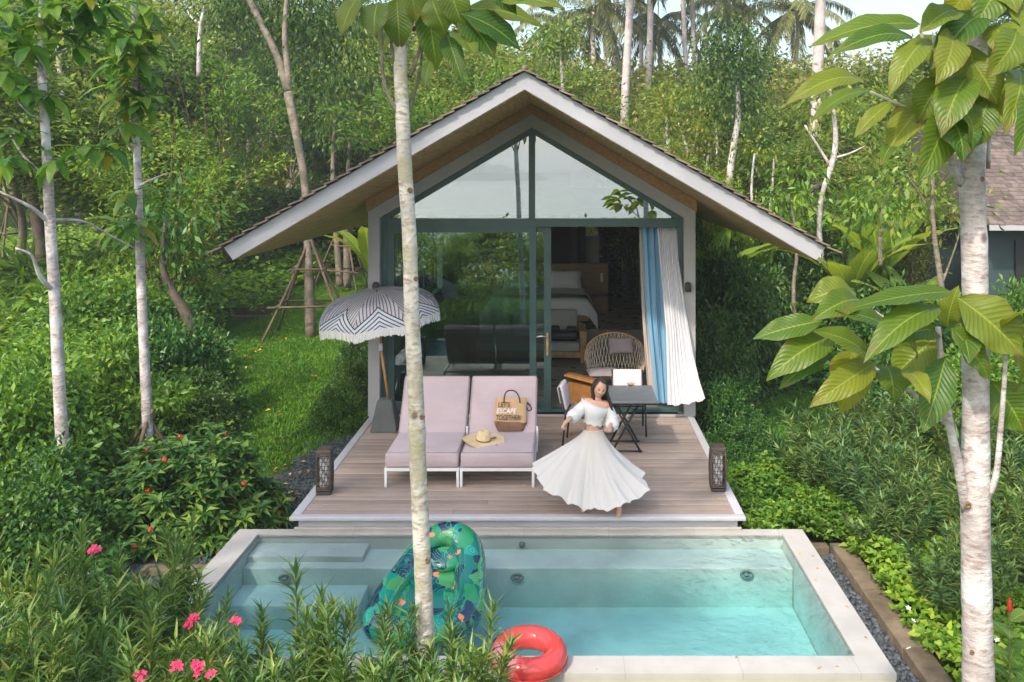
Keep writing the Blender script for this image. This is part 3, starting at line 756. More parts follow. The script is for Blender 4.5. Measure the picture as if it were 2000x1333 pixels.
def chair():
    r_ = thing('dining_chair', '', 'chair', (0, 0, 0), 0, 'dining chairs around the folding table')
    MB().box(-.225, .225, -.22, .20, .425, .455, bev=.01).build('seat', M_weave, r_)
    MB().box(-.20, .20, -.20, .17, .456, .49, bev=.015).build('seat_pad', M_mauve_dk, r_)
    Mb = tr(0, .205, .47) @ rot('X', -12)
    MB().box(-.205, .205, -.03, .03, .02, .345, M=Mb, bev=.022).build('back_pad', M_pinkpad, r_)
    MB().box(-.205, .205, .031, .05, .12, .335, M=Mb, bev=.008).build('back_panel', M_weave2, r_)
    for x in (-.215, .215):
        MB().tube([(x, -.215, .425), (x*1.04, -.27, 0)], .0125, 6).build('leg', M_black, r_)
        MB().tube([(x, .29, .80), (x, .205, .44), (x*1.04, .24, 0)], .0125, 6).build('leg', M_black, r_)
    MB().tube([(-.215, -.225, .41), (.215, -.225, .41)], .011, 6).tube([(-.215, .2, .41), (.215, .2, .41)], .011, 6).tube([(-.215, -.22, .41), (-.215, .2, .41)], .011, 6).tube([(.215, -.22, .41), (.215, .2, .41)], .011, 6).build('seat_frame', M_black, r_)
    return r_
M_weave = mat('grey woven seat', (.22, .21, .21), .8, .2, 60, .5, 200)
M_weave2 = mat('pale grey backrest', (.42, .40, .41), .7, .1, 20)
M_pinkpad = mat('pale pink pad', (.60, .53, .55), .85, .05, 6, .15, 150)
ca = chair(); ca.location = (.88, 12.28, 0); ca['label'] = 'dining chair with pale pink backrest behind the folding table'
cb = copy_tree(ca); cb.location = (.22, 11.72, 0); cb.rotation_euler.z = R(82); cb['label'] = 'dining chair seen side-on behind the dancing woman'

# ---- slanted wooden stool
st = thing('wooden_stool', 'brown wooden stool with flaring slanted top in the open doorway', 'stool', (.26, 13.02, 0), R(-14))
Mtp = tr(0, 0, .56) @ rot('Y', 11) @ rot('X', -7)
M_teak = wood_mat('orange teak', (.34, .155, .04), .45, 6, (2, 6, 2))
MB().box(-.27, .27, -.17, .17, -.015, .015, M=Mtp, bev=.006).box(-.235, .235, -.14, .14, .0155, .03, M=Mtp, bev=.006).build('top', M_teak, st)
v = [(-.13, -.12, 0), (.20, -.12, 0), (.20, .12, 0), (-.13, .12, 0), (-.20, -.15, .535), (.22, -.15, .47), (.22, .15, .47), (-.20, .15, .535)]
MB().add(v, [(3, 2, 1, 0), (4, 5, 6, 7), (0, 1, 5, 4), (1, 2, 6, 5), (2, 3, 7, 6), (3, 0, 4, 7)]).build('body', M_teak, st)
MB().tube([(-.21, -.06, .5), (-.26, -.02, 0)], .02, 6).tube([(-.21, .1, .5), (-.26, .1, 0)], .02, 6).build('brace', M_oak_dark, st)

# ---- netted cane chair inside the door
rc = thing('cane_lounge_chair', 'round cane chair with netted rope back inside the doorway', 'armchair', (.80, 14.0, .04))
def arc(u):
    a = PI*(1.02-1.04*u); return Vector((.50*math.cos(a), .12+.27*math.sin(a)**.8 if math.sin(a) > 0 else .12, .55+.40*max(0, math.sin(a))**.8))
def seat_ring(u):
    a = PI*(1.08-1.16*u); return Vector((.42*math.cos(a), .02+.30*math.sin(a), .36))
m_ = MB(); us = np.linspace(0, 1, 26)
m_.tube([arc(u) for u in us], .016, 8); m_.tube([(.42*math.cos(a), .02+.33*math.sin(a), .36) for a in np.linspace(0, 2*PI, 28, endpoint=False)], .018, 8, closed=True)
m_.tube([arc(0), seat_ring(0)], .016, 6).tube([arc(1), seat_ring(1)], .016, 6).tube([(-.12, .39, .9), (-.12, .40, 1.0)], .012, 6)
m_.build('cane_frame', M_cane, rc)
for sx in (-1, 1):
    MB().tube([(.33*sx, -.22, .36), (.38*sx, -.30, 0)], .016, 6).build('leg', M_cane, rc); MB().tube([(.33*sx, .24, .36), (.38*sx, .32, 0)], .016, 6).build('leg', M_cane, rc)
m_ = MB(); n = 26
for i in range(n+1):
    for d in (-2.2, 2.2):
        u0 = i/n; u1 = min(1, max(0, (i+d)/n)); um = min(1, max(0, (i+d*.5)/n))
        p0, p1 = arc(u0), seat_ring(u1); pm = (arc(um)*.5+seat_ring(um)*.5)+Vector((0, .035, -.02))
        m_.tube(sm_path([p0, pm, p1], 4), .0062, 4)
m_.build('rope_net', M_rope, rc)
def pillow(name, c, sx, sy, th, M, m, parent):
    def fn(u, v):
        a, b = u*2-1, v*2-1; e = (1-a**4)**.5*(1-b**4)**.5
        return e
    mb = MB()
    for s in (1, -1):
        mb.grid(lambda u, v: M @ Vector(((u*2-1)*sx*(1-.06*(1-abs(v*2-1))**2), (v*2-1)*sy*(1-.06*(1-abs(u*2-1))**2), s*th*fn(u, v))), 13, 13)
    o = mb.build(name, m, parent); return o
o = pillow('scatter_cushion', None, .20, .125, .05, tr(0, 0, 0), M_mauve_dk, None); o.location = (.90, 14.28, .80); o.rotation_euler = (R(72), R(-3), R(-4))
tag(o, 'mauve cushion propped against the netted chair back', 'cushion')
o = pillow('scatter_cushion', None, .27, .25, .06, tr(0, 0, 0), M_mauve_dk, None); o.location = (.60, 13.86, .455); o.rotation_euler = (0, R(2), R(8))
tag(o, 'mauve seat cushion lying in the netted cane chair', 'cushion')

# ---- curtains
def cloth_mat(name, c, tr_=.45):
    m, t, b = nt(name); b.inputs['Base Color'].default_value = (*c, 1); b.inputs['Roughness'].default_value = .9
    nn = noise(t, 160, 2); bump(t, b, nn, .1, .002)
    tl = N(t, 'ShaderNodeBsdfTranslucent'); tl.inputs[0].default_value = (*c, 1); ms = N(t, 'ShaderNodeMixShader', i_0=tr_)
    t.links.new(b.outputs[0], ms.inputs[1]); t.links.new(tl.outputs[0], ms.inputs[2]); t.links.new(ms.outputs[0], t.nodes['Material Output'].inputs[0]); return m
M_sheer = cloth_mat('white sheer cloth', (.84, .83, .87), .3); M_blue = cloth_mat('light blue cloth', (.27, .52, .72), .25); M_liner = cloth_mat('cream curtain lining', (.56, .47, .43), .2)
def lerp(xs, ys, v): return float(np.interp(v, xs, ys))
def curtain(xl, xr, Y0, Y1, z0, zb, folds, amp, ph=0):
    def fn(u, v):
        Y = Y0+(Y1-Y0)*v**.45; pl = lerp(*xl, v); pr = lerp(*xr, v); uu = u+.012*math.sin(v*5+u*9)
        sw = math.sin(2*PI*folds*uu+ph+.9*math.sin(3*u+v*2.2))+.35*math.sin(2*PI*folds*2.3*uu+v*3+1)
        Yf = Y+amp*(1-.45*v)*sw+.02*math.sin(v*7+u*4)
        px = pl+(pr-pl)*u
        z = z0+(zb(u)-z0)*v
        return Vector((gx(px, Y), Yf, z))
    return fn
c1 = thing('white_curtain', 'white sheer curtain billowing outwards over the right frame of the doorway', 'curtain', (1.5, 13.3, 2.8))
P(MB().grid(curtain(((0, .25, .6, 1), (1283, 1291, 1301, 1304)), ((0, .2, .35, .5, .75, .9, 1), (1321, 1325, 1333, 1340, 1354, 1366, 1377)), 13.34, 12.72, 2.84, lambda u: .235+.10*u*u+.012*math.sin(u*20), 8.5, .019), 200, 46).build('sheer_panel', M_sheer, c1), c1)
P(MB().grid(curtain(((0, 1), (1275, 1276)), ((0, 1), (1320, 1320)), 13.345, 13.34, 2.845, lambda u: 2.80, 6.5, .030), 130, 3).build('heading_tape', M_sheer, c1), c1)
c2 = thing('blue_curtain', 'light blue curtain with cream lining gathered beside the white sheer', 'curtain', (1.3, 13.4, 2.8))
P(MB().grid(curtain(((0, .5, 1), (1253, 1262, 1282)), ((0, .4, 1), (1304, 1308, 1314)), 13.46, 13.32, 2.81, lambda u: .11, 3.6, .045, 1), 80, 30).build('blue_panel', M_blue, c2), c2)
P(MB().grid(curtain(((0, .5, 1), (1248, 1254, 1266)), ((0, .5, 1), (1255, 1264, 1283)), 13.52, 13.40, 2.80, lambda u: .12, 1.2, .02), 20, 24).build('lining', M_liner, c2), c2)
m_ = MB().tube([(-2.6, 13.42, 2.86), (1.68, 13.42, 2.86)], .016, 8)
tag(m_.build('curtain_rail', M_alu), 'slim rail above the doorway carrying the curtains', 'rail')
c3 = thing('white_curtain', 'white curtain drawn aside behind the fixed glass at the left window jamb', 'curtain', (-2.5, 13.5, 2.8))
P(MB().grid(curtain(((0, 1), (762, 764)), ((0, 1), (784, 782)), 13.50, 13.50, 2.83, lambda u: .08, 4, .04), 60, 14).build('sheer_panel', M_sheer, c3), c3)
c4 = thing('blue_curtain', 'light blue curtain behind the fixed glass just right of the slim pale trunk', 'curtain', (-2.2, 13.55, 2.8))
P(MB().grid(curtain(((0, 1), (786, 788)), ((0, 1), (826, 822)), 13.56, 13.56, 2.83, lambda u: .08, 3.4, .05), 60, 14).build('blue_panel', M_blue, c4), c4)

# ---- room
bed = thing('double_bed', 'wide bed with white duvet and sage throw on the raised floor', 'bed', (-.55, 19, .40))
P(MB().box(-1.60, .46, 18.0, 20.3, .55, .70, bev=.01).box(-1.45, .32, 18.35, 20.2, .40, .549).build('bed_frame', M_oak, bed), bed)
P(MB().box(-1.58, .44, 18.03, 20.3, .701, .93, bev=.06).build('mattress', M_linen, bed), bed)
def duvet(u, v):
    x = -1.66+2.18*u; y = 18.0+1.9*v; z = .975+.015*math.sin(u*9+v*4)
    ex = max(0, abs(u-.5)-.455)/.045
    if ex > 0: z -= .30*ex**1.3; x += (.11 if u > .5 else -.11)*ex*(1.2-v*.6)
    ey = max(0, .13-v)/.13
    if ey > 0: z = min(z, .975)-.30*ey**1.2; y = 17.985-.03*ey+.25*v
    return (x, y, z+.008*math.sin(u*31)*ey)
P(MB().grid(duvet, 60, 40).build('duvet', M_linen, bed), bed)
P(MB().grid(lambda u, v: Vector(duvet(u, .14+.28*v))+Vector((0, 0, .012)), 50, 8).build('bed_throw', M_throw, bed), bed)
for x in (-1.05, -.05):
    o = pillow('pillow', None, .40, .22, .09, tr(0, 0, 0), M_linen, bed); o.rotation_euler = (R(62), 0, 0); o.location = Vector((x, 20.12, 1.14))-bed.location
P(MB().box(-2.3, .98, 20.36, 20.5, .40, 1.48, bev=.008).build('headboard', M_oak_dark, bed), bed)
P(MB().box(.80, .86, 20.345, 20.359, 1.05, 1.26).build('socket_plate', M_linen, bed), bed)
ns = thing('nightstand', 'low oak nightstand with two drawers beside the bed', 'nightstand', (.78, 20.1, .40))
P(MB().box(.58, .96, 19.9, 20.34, .40, .78, bev=.006).build('body', M_oak_dark, ns), ns)
for z in (.43, .60): P(MB().box(.60, .94, 19.885, 19.899, z, z+.15, bev=.004).build('drawer', M_oak_dark, ns), ns)
sf = thing('daybed', 'oak daybed with grey cushions seen through the open sliding door', 'daybed', (-.6, 16.9, .04))
P(MB().box(-1.85, .27, 16.42, 16.48, .13, .245, bev=.006).box(.26, .385, 16.40, 16.52, .04, .64, bev=.006).box(.26, .385, 17.2, 17.32, .04, .64, bev=.006).box(.29, .355, 16.521, 17.199, .52, .62).box(-1.85, -1.73, 16.40, 16.52, .04, .64, bev=.006).box(-1.72, .258, 17.25, 17.32, .2, .62).build('wood_frame', M_oak, sf), sf)
P(MB().box(-1.72, .255, 16.43, 17.24, .246, .405, bev=.03).build('seat_cushion', M_grey_cush, sf), sf)
for x in (-1.70, -1.05, -.40): P(MB().box(x, x+.62, 17.02, 17.22, .41, .93, bev=.05).build('back_cushion', M_grey_cush, sf), sf)
m_ = MB().box(-.33, .235, 16.55, 16.9, .41, .60, bev=.07).box(-.30, -.12, 16.6, 16.8, .58, .69, bev=.05).box(.0, .2, 16.62, 16.85, .58, .67, bev=.04)
tag(m_.build('black_bag', M_black), 'black bag lying on the seat of the oak daybed', 'bag')
ls = thing('clothes_rail', 'dark clothes rack against the back wall of the room', 'clothes rack', (1.15, 22.4, .40))
P(MB().tube([(.92, 22.4, .4), (.92, 22.4, 2.2), (1.4, 22.4, 2.2), (1.4, 22.4, .4)], .02, 6).build('rail', M_black, ls), ls)
for i in range(5): P(MB().box(.97+i*.08, 1.02+i*.08, 22.25, 22.55, 1.1+.05*(i % 3), 2.12, bev=.02).build('garment', M_dark_in, ls), ls)
tag(MB().box(1.42, 1.62, 22.0, 22.6, .40, 2.35, bev=.01).build('tall_cabinet', mat('pale green cabinet', (.26, .3, .27), .6)), 'narrow pale green cabinet at the right of the room', 'cabinet')

# ---- pool float
def float_mat():
    m, t, b = nt('leaf printed vinyl'); tc = N(t, 'ShaderNodeTexCoord')
    mp = N(t, 'ShaderNodeMapping'); mp.inputs['Rotation'].default_value = (.5, .3, .7); mp.inputs['Scale'].default_value = (1.25, .5, 1.0); t.links.new(tc.outputs['Object'], mp.inputs[0])
    wn = N(t, 'ShaderNodeTexNoise', i_Scale=5, i_Detail=1); t.links.new(tc.outputs['Object'], wn.inputs['Vector'])
    wv = mix(t, mp.outputs[0], wn.outputs['Color'], .22)
    vo = N(t, 'ShaderNodeTexVoronoi', i_Scale=9.5); t.links.new(wv, vo.inputs['Vector'])
    sp = N(t, 'ShaderNodeSeparateColor'); t.links.new(vo.outputs['Color'], sp.inputs[0])
    base = ramp(t, [(0, (.006, .035, .075)), (.30, (.003, .16, .125)), (.48, (.0, .26, .195)), (.62, (.02, .26, .10)), (.74, (.003, .075, .095)), (.88, (.065, .31, .10))], sp.outputs[0], 'CONSTANT').outputs[0]
    sx = N(t, 'ShaderNodeSeparateXYZ'); t.links.new(wv, sx.inputs[0])
    st_ = math_(t, 'FRACT', math_(t, 'MULTIPLY_ADD', sx.outputs[0], 42, math_(t, 'MULTIPLY', sx.outputs[2], math_(t, 'MULTIPLY', sp.outputs[1], 60))))
    line = math_(t, 'MULTIPLY', math_(t, 'LESS_THAN', st_, .16), math_(t, 'GREATER_THAN', sp.outputs[2], .45))
    c = mix(t, base, (.10, .50, .34), math_(t, 'MULTIPLY', line, .6))
    edge = N(t, 'ShaderNodeTexVoronoi', i_Scale=9.5, feature='DISTANCE_TO_EDGE'); t.links.new(wv, edge.inputs['Vector'])
    c = mix(t, c, (.10, .42, .30), math_(t, 'MULTIPLY', math_(t, 'LESS_THAN', edge.outputs[0], .010), .4))
    v2 = N(t, 'ShaderNodeTexVoronoi', i_Scale=5.5); wn2 = mix(t, tc.outputs['Object'], N(t, 'ShaderNodeTexNoise', i_Scale=30).outputs['Color'], .06); t.links.new(wn2, v2.inputs['Vector'])
    s2 = N(t, 'ShaderNodeSeparateColor'); t.links.new(v2.outputs['Color'], s2.inputs[0])
    fl = math_(t, 'MULTIPLY', math_(t, 'LESS_THAN', v2.outputs['Distance'], .15), math_(t, 'GREATER_THAN', s2.outputs[0], .50))
    c = mix(t, c, (.85, .26, .11), fl)
    t.links.new(c, b.inputs['Base Color']); b.inputs['Roughness'].default_value = .16; b.inputs['Coat Weight'].default_value = .4
    bump(t, b, noise(t, 30, 2, stretch=(1, 1, 1)), .12, .01)
    return m
M_float = float_mat()
fl = thing('pool_float', 'green leaf print lounge float tilted up in the pool behind the slim trunk', 'pool float', (-1.2, 7.8, -.19))
fp = [(878, 1044, 8.38, .125), (912, 1068, 8.28, .14), (918, 1130, 7.98, .15), (912, 1190, 7.62, .15), (868, 1232, 7.32, .14), (800, 1242, 7.20, .13), (738, 1222, 7.24, .12), (748, 1178, 7.50, .115), (790, 1116, 7.92, .105), (836, 1062, 8.28, .11)]
pts = [at(a, b, c) for a, b, c, _ in fp]; rr = [d for *_, d in fp]
sp_ = []; sr = []; k = len(pts)
for i in range(k):
    a, b, c, d = pts[i-1], pts[i], pts[(i+1) % k], pts[(i+2) % k]
    for q in range(6):
        t_ = q/6; sp_.append(.5*((2*b)+(c-a)*t_+(2*a-5*b+4*c-d)*t_*t_+(3*b-a-3*c+d)*t_**3)); sr.append((rr[i]*(1-t_)+rr[(i+1) % k]*t_)*(1+.012*(q % 2)))
P(MB().tube(sp_, sr, 20, closed=True).build('outer_tube', M_float, fl), fl)
cen = sum(pts, Vector())/k
Lp = [pts[9], pts[8], pts[7], pts[6]]; Rp = [pts[1], pts[2], pts[3], pts[4]]
Ls, Rs = sm_path(Lp, 6), sm_path(Rp, 6)
def matf(u, v):
    i = v*(len(Ls)-1); j = min(int(i), len(Ls)-2); f_ = i-j
    a = Ls[j].lerp(Ls[j+1], f_); b = Rs[j].lerp(Rs[j+1], f_); p = a.lerp(b, u)
    return p+Vector((0, -.01, .0-.045*math.sin(PI*u)+.022*abs(math.sin(v*9.4))))
P(MB().grid(matf, 24, 40).build('mattress', M_float, fl), fl)
c = at(868, 1088, 8.12)
P(MB().grid(lambda u, v: c+Vector((.17*math.cos(2*PI*u)*math.sin(PI*v), .13*math.sin(2*PI*u)*math.sin(PI*v), -.02+.07*math.cos(PI*v)+.04*math.sin(2*PI*u)*math.sin(PI*v))), 24, 14, wrap=True).build('headrest', M_float, fl), fl)
# ---- swim ring
def vinyl(name, c, tr_=.35):
    m, t, b = nt(name); b.inputs['Base Color'].default_value = (*c, 1); b.inputs['Roughness'].default_value = .13; b.inputs['Coat Weight'].default_value = .5
    bump(t, b, noise(t, 22, 2), .1, .01)
    tl = N(t, 'ShaderNodeBsdfTranslucent'); tl.inputs[0].default_value = (*c, 1); ms = N(t, 'ShaderNodeMixShader', i_0=tr_)
    t.links.new(b.outputs[0], ms.inputs[1]); t.links.new(tl.outputs[0], ms.inputs[2]); t.links.new(ms.outputs[0], t.nodes['Material Output'].inputs[0]); return m
M_red, M_pink, M_yel = vinyl('coral red vinyl', (.80, .10, .095)), vinyl('pale pink vinyl', (.68, .25, .30)), vinyl('yellow vinyl', (.75, .42, .03))
ring = thing('swim_ring', 'coral red swim ring with yellow underside on the front rim of the pool', 'swim ring', (-.292, 6.76, -.062))
ring.rotation_euler = (R(3), R(2), 0)
m_ = MB(); nu, nv = 72, 24; RR, rr_ = .213, .088
vs = []
for j in range(nv):
    for i in range(nu):
        a, p = 2*PI*i/nu, 2*PI*j/nv; r1 = rr_*(1-.02*abs(math.sin(a*18))*(abs(math.cos(p)) > .3))
        vs.append(((RR+r1*math.cos(p))*math.cos(a), (RR+r1*math.cos(p))*math.sin(a), r1*math.sin(p)))
top = ([], []); 
for j in range(nv):
    for i in range(nu):
        i2, j2 = (i+1) % nu, (j+1) % nv; p = 2*PI*(j+.5)/nv; a = math.degrees(2*PI*(i+.5)/nu)
        q = (j*nu+i, j*nu+i2, j2*nu+i2, j2*nu+i)
        (top[0] if math.sin(p) > -.42 else top[1]).append((q, 2 if math.sin(p) <= -.42 else (1 if (178 < a < 248) and math.sin(p) > .1 and math.cos(p) > -.5 else 0)))
for nm, lst in (('upper_tube', top[0]), ('lower_tube', top[1])):
    m2 = MB(); m2.v = vs; 
    for q, mi in lst: m2.f.append(list(q)); m2.m.append(mi); m2.sm.append(True)
    m2.build(nm, [M_red, M_pink, M_yel], ring)
MB().tube([((RR+rr_)*math.cos(a), (RR+rr_)*math.sin(a), -.034) for a in np.linspace(0, 2*PI, 60, endpoint=False)], .0045, 5, closed=True).build('seam', M_red, ring)
MB().lathe([(0, .03), (.012, .028), (.014, 0)], 10, (0, 0, 0), M=tr(-.06, .205, .02) @ rot('X', 60)).build('valve', M_yel, ring)
# ================================================================ the dancing woman
def skin_mat():
    m, t, b = nt('warm tan skin'); n1 = noise(t, 14, 4)
    c = ramp(t, [(.3, (.56, .31, .205)), (.7, (.64, .375, .255))], n1).outputs[0]
    t.links.new(c, b.inputs['Base Color']); b.inputs['Roughness'].default_value = .48; b.inputs['Subsurface Weight'].default_value = .12; b.inputs['Subsurface Radius'].default_value = (.02, .008, .004)
    return m
M_skin = skin_mat(); M_lips = mat('lips', (.42, .09, .075), .4); M_teeth = mat('teeth', (.75, .72, .68), .4); M_eye = mat('lashes and brows', (.03, .018, .014), .6)
def hair_mat():
    m, t, b = nt('dark brown hair'); n1 = noise(t, 40, 4, stretch=(6, 6, .5))
    c = ramp(t, [(.3, (.012, .008, .006)), (.7, (.05, .03, .02))], n1).outputs[0]
    t.links.new(c, b.inputs['Base Color']); b.inputs['Roughness'].default_value = .38; bump(t, b, n1, .5, .01); return m
M_hair = hair_mat()
def cotton(name, c, tr_=.25):
    m, t, b = nt(name); b.inputs['Base Color'].default_value = (*c, 1); b.inputs['Roughness'].default_value = .9
    bump(t, b, math_(t, 'ADD', noise(t, 90, 3), math_(t, 'MULTIPLY', noise(t, 18, 3), 1.5)), .22, .006)
    tl = N(t, 'ShaderNodeBsdfTranslucent'); tl.inputs[0].default_value = (c[0], c[1]*.97, c[2]*.92, 1); ms = N(t, 'ShaderNodeMixShader', i_0=tr_)
    t.links.new(b.outputs[0], ms.inputs[1]); t.links.new(tl.outputs[0], ms.inputs[2]); t.links.new(ms.outputs[0], t.nodes['Material Output'].inputs[0]); return m
M_blouse = cotton('white cotton blouse', (.78, .77, .76), .2); M_skirt = cotton('off white cotton skirt', (.80, .775, .75), .34)
woman = thing('person', 'barefoot woman in white off-shoulder blouse and flared skirt twirling on the deck', 'person', (.33, 9.42, .0))
YB = 9.45
def b_(px, py, Y=YB): return at(px, py, Y)
joints = {}; edges = []; rad = {}
def J(n, p, r, par=None, r2=None):
    joints[n] = Vector(p); rad[n] = (r, r2 or r)
    if par: edges.append((par, n))
J('pelvis', b_(1160, 850), .105, None, .085)
J('waist', b_(1159, 832), .088, 'pelvis', .072); J('ribs', b_(1161, 812), .098, 'waist', .075); J('chest', b_(1164, 792), .105, 'ribs', .075)
J('collar', b_(1166, 781), .062, 'chest', .05); J('neck', b_(1167.5, 775), .043, 'collar'); J('nape', b_(1170, 767), .042, 'neck')
J('shR', b_(1145, 784, 9.46), .046, 'chest'); J('upR', b_(1134, 797, 9.43), .038, 'shR'); J('elR', b_(1121, 810, 9.36), .033, 'upR'); J('foR', b_(1115, 817, 9.26), .028, 'elR'); J('wrR', b_(1108, 822, 9.17), .021, 'foR')
J('shL', b_(1187, 791, 9.45), .046, 'chest'); J('upL', b_(1192, 807, 9.45), .038, 'shL'); J('elL', b_(1196, 822, 9.42), .033, 'upL'); J('foL', b_(1193, 831, 9.30), .028, 'elL'); J('wrL', b_(1189, 837, 9.20), .021, 'foL')
def hand(s, w, d, up, side):
    d, up, side = Vector(d).normalized(), Vector(up).normalized(), Vector(side).normalized()
    J('pm'+s, joints[w]+d*.042, .026, w, .017); base = joints['pm'+s]+d*.030
    for k, (o, l) in enumerate(((-.027, .030), (-.009, .034), (.009, .032), (.027, .025))):
        a = base+side*o; J(f'f{k}a{s}', a, .0095, 'pm'+s); b2 = a+d*l*.8-up*.010; J(f'f{k}b{s}', b2, .0088, f'f{k}a{s}')
        c2 = b2-up*l*.85-d*.006; J(f'f{k}c{s}', c2, .0082, f'f{k}b{s}'); J(f'f{k}d{s}', c2-d*l*.6, .007, f'f{k}c{s}')
    t0 = joints[w]+d*.022+side*(-.034); J('t0'+s, t0, .011, 'pm'+s); J('t1'+s, t0+d*.028-up*.014-side*.006, .010, 't0'+s); J('t2'+s, t0+d*.045-up*.028+side*.010, .0085, 't1'+s)
hand('R', 'wrR', (-.55, -.6, -.45), (-.5, .1, .9), (.3, -.8, .4)); hand('L', 'wrL', (-.15, -.85, .25), (.1, .3, .9), (-1, .1, .0))
J('hpR', b_(1150, 866), .085, 'pelvis'); J('knR', (.22, 9.43, .43), .055, 'hpR'); J('clR', (.215, 9.50, .27), .048, 'knR'); J('anR', (.205, 9.50, .075), .030, 'clR'); J('heR', (.203, 9.53, .035), .03, 'anR'); J('baR', (.185, 9.40, .028), .030, 'anR', .022); J('toR', (.178, 9.335, .018), .022, 'baR', .014)
J('hpL', b_(1172, 866), .085, 'pelvis'); J('knL', (.47, 9.33, .44), .055, 'hpL'); J('clL', (.545, 9.40, .28), .047, 'knL'); J('anL', (.575, 9.38, .125), .030, 'clL'); J('heL', (.585, 9.415, .095), .028, 'anL'); J('baL', (.562, 9.27, .030), .030, 'anL', .022); J('toL', (.55, 9.205, .017), .022, 'baL', .014)
names = list(joints); base = Vector(woman.location)
me = bpy.data.meshes.new('skeleton'); me.from_pydata([tuple(joints[n]-base) for n in names], [(names.index(a), names.index(b)) for a, b in edges], []); me.update()
so = bpy.data.objects.new('skeleton', me); COL.objects.link(so)
so.modifiers.new('skin', 'SKIN'); so.modifiers.new('sub', 'SUBSURF').levels = 2
for i, n in enumerate(names):
    sv = me.skin_vertices[0].data[i]; sv.radius = rad[n]; sv.use_root = n == 'pelvis'
bpy.context.view_layer.update(); dg = bpy.context.evaluated_depsgraph_get(); ev = so.evaluated_get(dg); em = ev.to_mesh()
body = MB(); body.add([v.co.copy() for v in em.vertices], [tuple(p.vertices) for p in em.polygons], 0, True); ev.to_mesh_clear()
bpy.data.objects.remove(so)
# head
Mh = tr(*(b_(1171.5, 758.5, 9.435)-base)) @ rot('Y', 13) @ rot('Z', 10) @ rot('X', 10)
def headf(u, v):
    a = 2*PI*u; th = PI*v; d = Vector((math.sin(th)*math.sin(a), -math.sin(th)*math.cos(a), math.cos(th)))
    x, y, z = d.x*.071, d.y*.088, d.z*.112
    if d.z < 0: k = (-d.z)**1.4; x *= 1-.30*k; y *= 1-.10*k
    f = max(0, -d.y)
    g = lambda cx, cz, sx, sz: math.exp(-((d.x-cx)/sx)**2-((d.z-cz)/sz)**2)*(f > .1)
    y -= .020*g(0, -.16, .11, .13)+.010*g(0, .0, .07, .18)            # nose
    y += .010*(g(.36, .06, .16, .09)+g(-.36, .06, .16, .09))           # eye hollows
    y -= .006*(g(.42, -.22, .2, .16)+g(-.42, -.22, .2, .16))           # cheeks
    y -= .006*g(0, -.50, .26, .06)+.005*g(0, -.80, .2, .12)            # lips, chin
    return Vector((x, y, z))
nu, nv = 192, 144; hb = len(body.v)
hv = [Mh @ headf(i/nu, j/(nv-1)) for j in range(nv) for i in range(nu)]
faces = []
def fmat(u, v):
    a = 2*PI*u; th = PI*v; dx = math.sin(th)*math.sin(a); dy = -math.sin(th)*math.cos(a); dz = math.cos(th)
    if dy > -.1: return 0
    curve = dz+.49-.55*dx*dx
    if abs(dx) < .30 and abs(curve) < .07*(1-(dx/.32)**2)+.012: return 2 if (abs(dx) < .22 and abs(curve-.004) < .030) else 1
    for s in (-.37, .37):
        if abs(dx-s) < .17 and abs(dz-.045+1.5*(dx-s)**2) < .026: return 3
        if abs(dx-s) < .20 and abs(dz-.225+1.2*(dx-s)**2) < .022: return 3
    return 0
for j in range(nv-1):
    for i in range(nu):
        body.f.append([hb+j*nu+i, hb+(j+1)*nu+i, hb+(j+1)*nu+(i+1) % nu, hb+j*nu+(i+1) % nu]); body.m.append(fmat((i+.5)/nu, (j+.5)/(nv-1))); body.sm.append(True)
body.v += [tuple(v) for v in hv]
for s in (-1, 1): body.add([Mh @ Vector((s*.068+.010*math.cos(2*PI*i/10)*s, .005+.014*math.sin(2*PI*i/10)*(.6), -.005+.026*math.sin(2*PI*i/10))) for i in range(10)]+[Mh @ Vector((s*.074, .0, -.005))], [(i, (i+1) % 10, 10) for i in range(10)], 0, True)
body.build('body', [M_skin, M_lips, M_teeth, M_eye], woman)
# hair: cap with a parting, long locks down her left shoulder
hair = MB()
def cap(u, v):
    a = -PI+2*PI*u; fr_ = min(1, max(0, (abs(a)-1.72)/.75)); fr_ = fr_*fr_*(3-2*fr_)
    th = PI*v*(.72*(1-fr_)+(.235+.03*math.sin(a*2))*fr_)             # hairline above the face
    d = Vector((-math.sin(th)*math.sin(a), math.sin(th)*math.cos(a), math.cos(th)))
    p = Vector((d.x*.080, d.y*.098+.002, d.z*.121)); p *= 1+.012*math.sin(a*19+v*3)
    return Mh @ p
hair.grid(cap, 60, 26)
hr = random.Random(5)
for k in range(46):
    a = -1.85+3.7*(k/45); d = Vector((-math.sin(a), math.cos(a), 0)); side = d.x   # side > 0 : her left (right in the picture)
    p0 = Mh @ Vector((d.x*.070, d.y*.086, .060)); p1 = Mh @ Vector((d.x*.083, d.y*.099, -.02))
    drop = (.30 if side > -.25 else .15)*hr.uniform(.8, 1.08)
    out = Vector((.020+.020*side+hr.uniform(-.012, .012), .010*d.y+(-.012 if side > .5 else .02), 0))
    p2 = p1+Vector((0, 0, -drop*.45))+out*.9; p3 = p1+Vector((hr.uniform(-.015, .02), hr.uniform(-.01, .01), -drop))+out*(1.6 if side > -.2 else .6)
    hair.tube(sm_path([p0, p1, p2, p3], 5), [.015, .017, .018, .018, .018, .018, .018, .017, .017, .016, .016, .014, .012, .009, .006, .002][:16], 6, flat=.7)
hair.build('hair', M_hair, woman)
